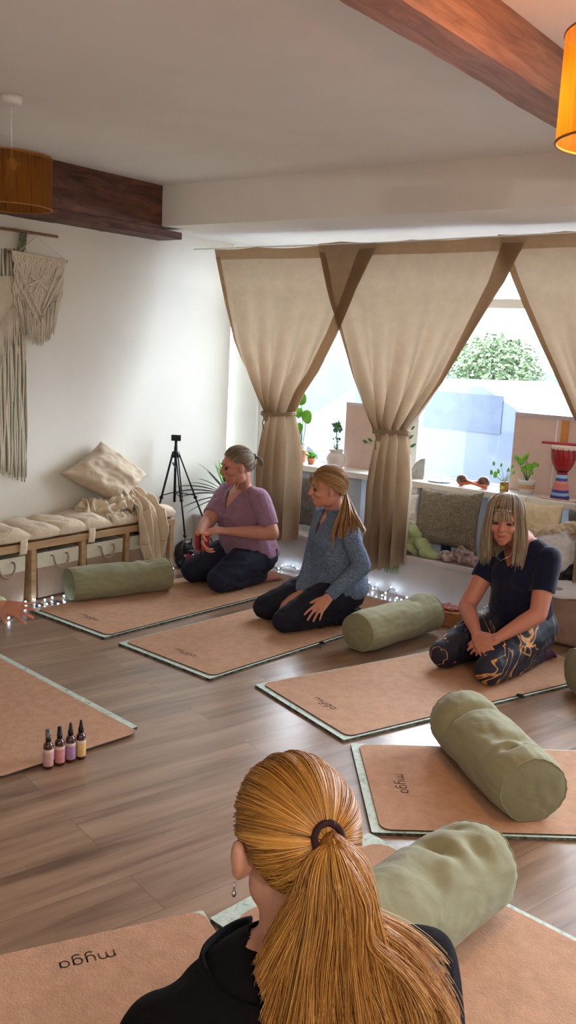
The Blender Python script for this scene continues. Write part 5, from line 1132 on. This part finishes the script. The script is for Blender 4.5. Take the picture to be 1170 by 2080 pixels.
# ---------------------------------------------------------------- the woman in front, seen from behind
def fn4(r,c,H,L,T,loc,K):
    hm=hairmat('golden_hair',(130,78,28),(206,142,58),(236,184,102),.34)
    tl=(H.transposed()@(PD(646,1700,1.235)-(c+H@V((-.012,0,.024))))).normalized()
    t=hair_gather(c,H,tl,hm,r,5200,.00055,sc=K['hs'],K=16,base=.002,lift=.007,vol=.012)
    ax=(PD(664,1692,1.1)-PD(664,1692,1.3)).normalized()
    n=(t-c).normalized(); t=t+n*.006; a1=n.orthogonal().normalized(); a2=n.cross(a1)
    MB().tube([t+n*.004+(a1*math.cos(a)+a2*math.sin(a))*.0205+n*.001*math.sin(a*9) for a in [i*math.pi/20 for i in range(41)]],.0050,8).build('hair_tie',mat('burgundy_tie',(46,16,18),.8,.2,80),r)
    st=t+n*.012
    def G(*p): return [PD(*q) for q in p]
    g=[G((636,1745,1.20),(596,1830,1.19),(545,1925,1.20),(512,1985,1.19)),
       G((645,1745,1.19),(622,1850,1.18),(592,1960,1.17),(575,2060,1.17),(575,2130,1.16)),
       G((655,1750,1.18),(650,1860,1.165),(640,1970,1.155),(640,2090,1.14),(645,2160,1.13)),
       G((680,1735,1.18),(700,1840,1.165),(705,1960,1.155),(715,2090,1.14),(725,2160,1.13)),
       G((694,1730,1.185),(728,1820,1.17),(742,1930,1.16),(785,2060,1.15),(815,2160,1.14)),
       G((700,1728,1.19),(736,1800,1.18),(748,1885,1.175),(815,1975,1.19),(880,2070,1.19),(900,2150,1.18)),
       G((704,1728,1.195),(740,1790,1.19),(752,1860,1.19),(822,1905,1.21),(890,1970,1.22),(935,2070,1.21))]
    tail(r,hm,st,g,5200,.0006,26,.006,'ponytail',thick=.020,curl=.008)
    # dense core under the strands
    m=MB(); m.grid(lambda u,v:(lambda w,a:spl([st]+g[a],v).lerp(spl([st]+g[min(a+1,6)],v),w-a)+V((CW[0][2],CW[1][2],0))*(.010+.012*math.sin(u*40)*.3))(u*5.999,int(u*5.999)),60,40); m.build('ponytail_core',capmat(hm,(150,96,42)),r,solid=.006)
    e=c+H@V((-.002,.086,-.036))
    MB().tube([e+V((0,0,-.004)),e+V((0,0,-.016))],.0014,6).ell(e+V((0,0,-.020)),(.0035,.0035,.005)).build('earring',M_steel,r)
    # stand collar of the jacket, gaping at the left
    m=MB()
    def col(u,v):
        a=math.radians(lerp(20,340,u)); lift=.5+.5*math.sin(a)
        rr=.074+.064*lift*(1-v*.25); p=T(.0,0,.584); q=V((math.cos(a)*rr,math.sin(a)*rr*1.1,v*(.045+.03*lift)+.004*math.sin(a*5)))
        return p+K['Fv']*q.x+K['Sv']*q.y+V((0,0,q.z))
    m.grid(col,60,12); m.build('collar',K['top'],r,solid=.006)
F4=V((-.80,.60,0)).normalized(); S4=V((-F4.y,F4.x,0)); HC=PD(587,1711,1.315)
O4=(HC.x-F4.x*.10,HC.y-F4.y*.10)
def l4(f,s,u): return V((O4[0],O4[1],.017))+F4*f+S4*s+V((0,0,u))
person('woman with a long ginger ponytail in a dark jacket kneeling in front, seen from behind',O4,F4,dict(grp=1,Fv=F4,Sv=S4,pants=mat('black_leggings',(20,20,24),.85,.15,20),top=cloth('dark_jacket',(13,9,12),weave=300,wr=.3,wscale=9,bump=.2,rough=1.),skin=SK4,feet=SK4,g=1.12,knee=.40,spread=.13,lean=.10,shw=.165,shz=.598,shzL=.548,
  torso=[(.19,.150,.180,-.02),(.27,.140,.172,-.01),(.36,.130,.165,.0),(.45,.128,.165,.0),(.54,.122,.172,-.005),(.60,.098,.160,-.01),(.65,.070,.105,-.01)],
  head=HC,face=(F4.x*.92-.2,F4.y*.92-.1,-.10),hs=.935,ears=(1,),vneck=.9,vk=.1,neckr=.060,tw=.006,
  L=dict(elbow=l4(.06,.25,.36),wrist=l4(.26,.15,.22),dir=F4*.9+V((0,0,-.2)),nrm=(0,0,1),ts=-1,curl=15,sleeve=2),
  R=dict(elbow=l4(.06,-.25,.36),wrist=l4(.26,-.15,.22),dir=F4*.9+V((0,0,-.2)),nrm=(0,0,1),ts=1,curl=15,sleeve=2)),fn4)
# ---------------------------------------------------------------- the teacher, whose hand reaches in from the left
def fn5(r,c,H,L,T,loc,K): hair_gather(c,H,(-.97,0,-.1),hairmat('brown_hair',(70,50,34),(96,70,48),(120,90,62)),r,300,.001)
w5=PY(6,1232,2.25); F5=V((.97,.22,0)).normalized()
person('teacher in a pale green top at the left edge, one open hand reaching into view',(-3.62,2.02),F5,dict(grp=1,pants=mat('grey_leggings',(60,60,66),.85,.15,20),top=cloth('pale_green_knit',(176,190,150),weave=300,wr=.2,wscale=9,bump=.2),skin=SK1,feet=SK1,g=1.0,knee=.36,lean=.05,
  head=V((-3.60,2.04,.78)),face=(.95,.2,-.1),
  L=dict(elbow=V((-3.52,2.26,.40)),wrist=w5,dir=PY(52,1240,2.27)-w5,nrm=(.35,-.5,.7),ts=-1,curl=8,spread=.7,sleeve=2,thumb=(.45,.85,.1)),
  R=dict(elbow=V((-3.56,1.80,.36)),wrist=V((-3.40,1.86,.22)),dir=(.9,.2,-.2),nrm=(0,0,1),ts=1,curl=15,sleeve=2)),fn5)

bpy.data.materials['dark_jacket'].node_tree.nodes['Principled BSDF'].inputs['Sheen Weight'].default_value=0.
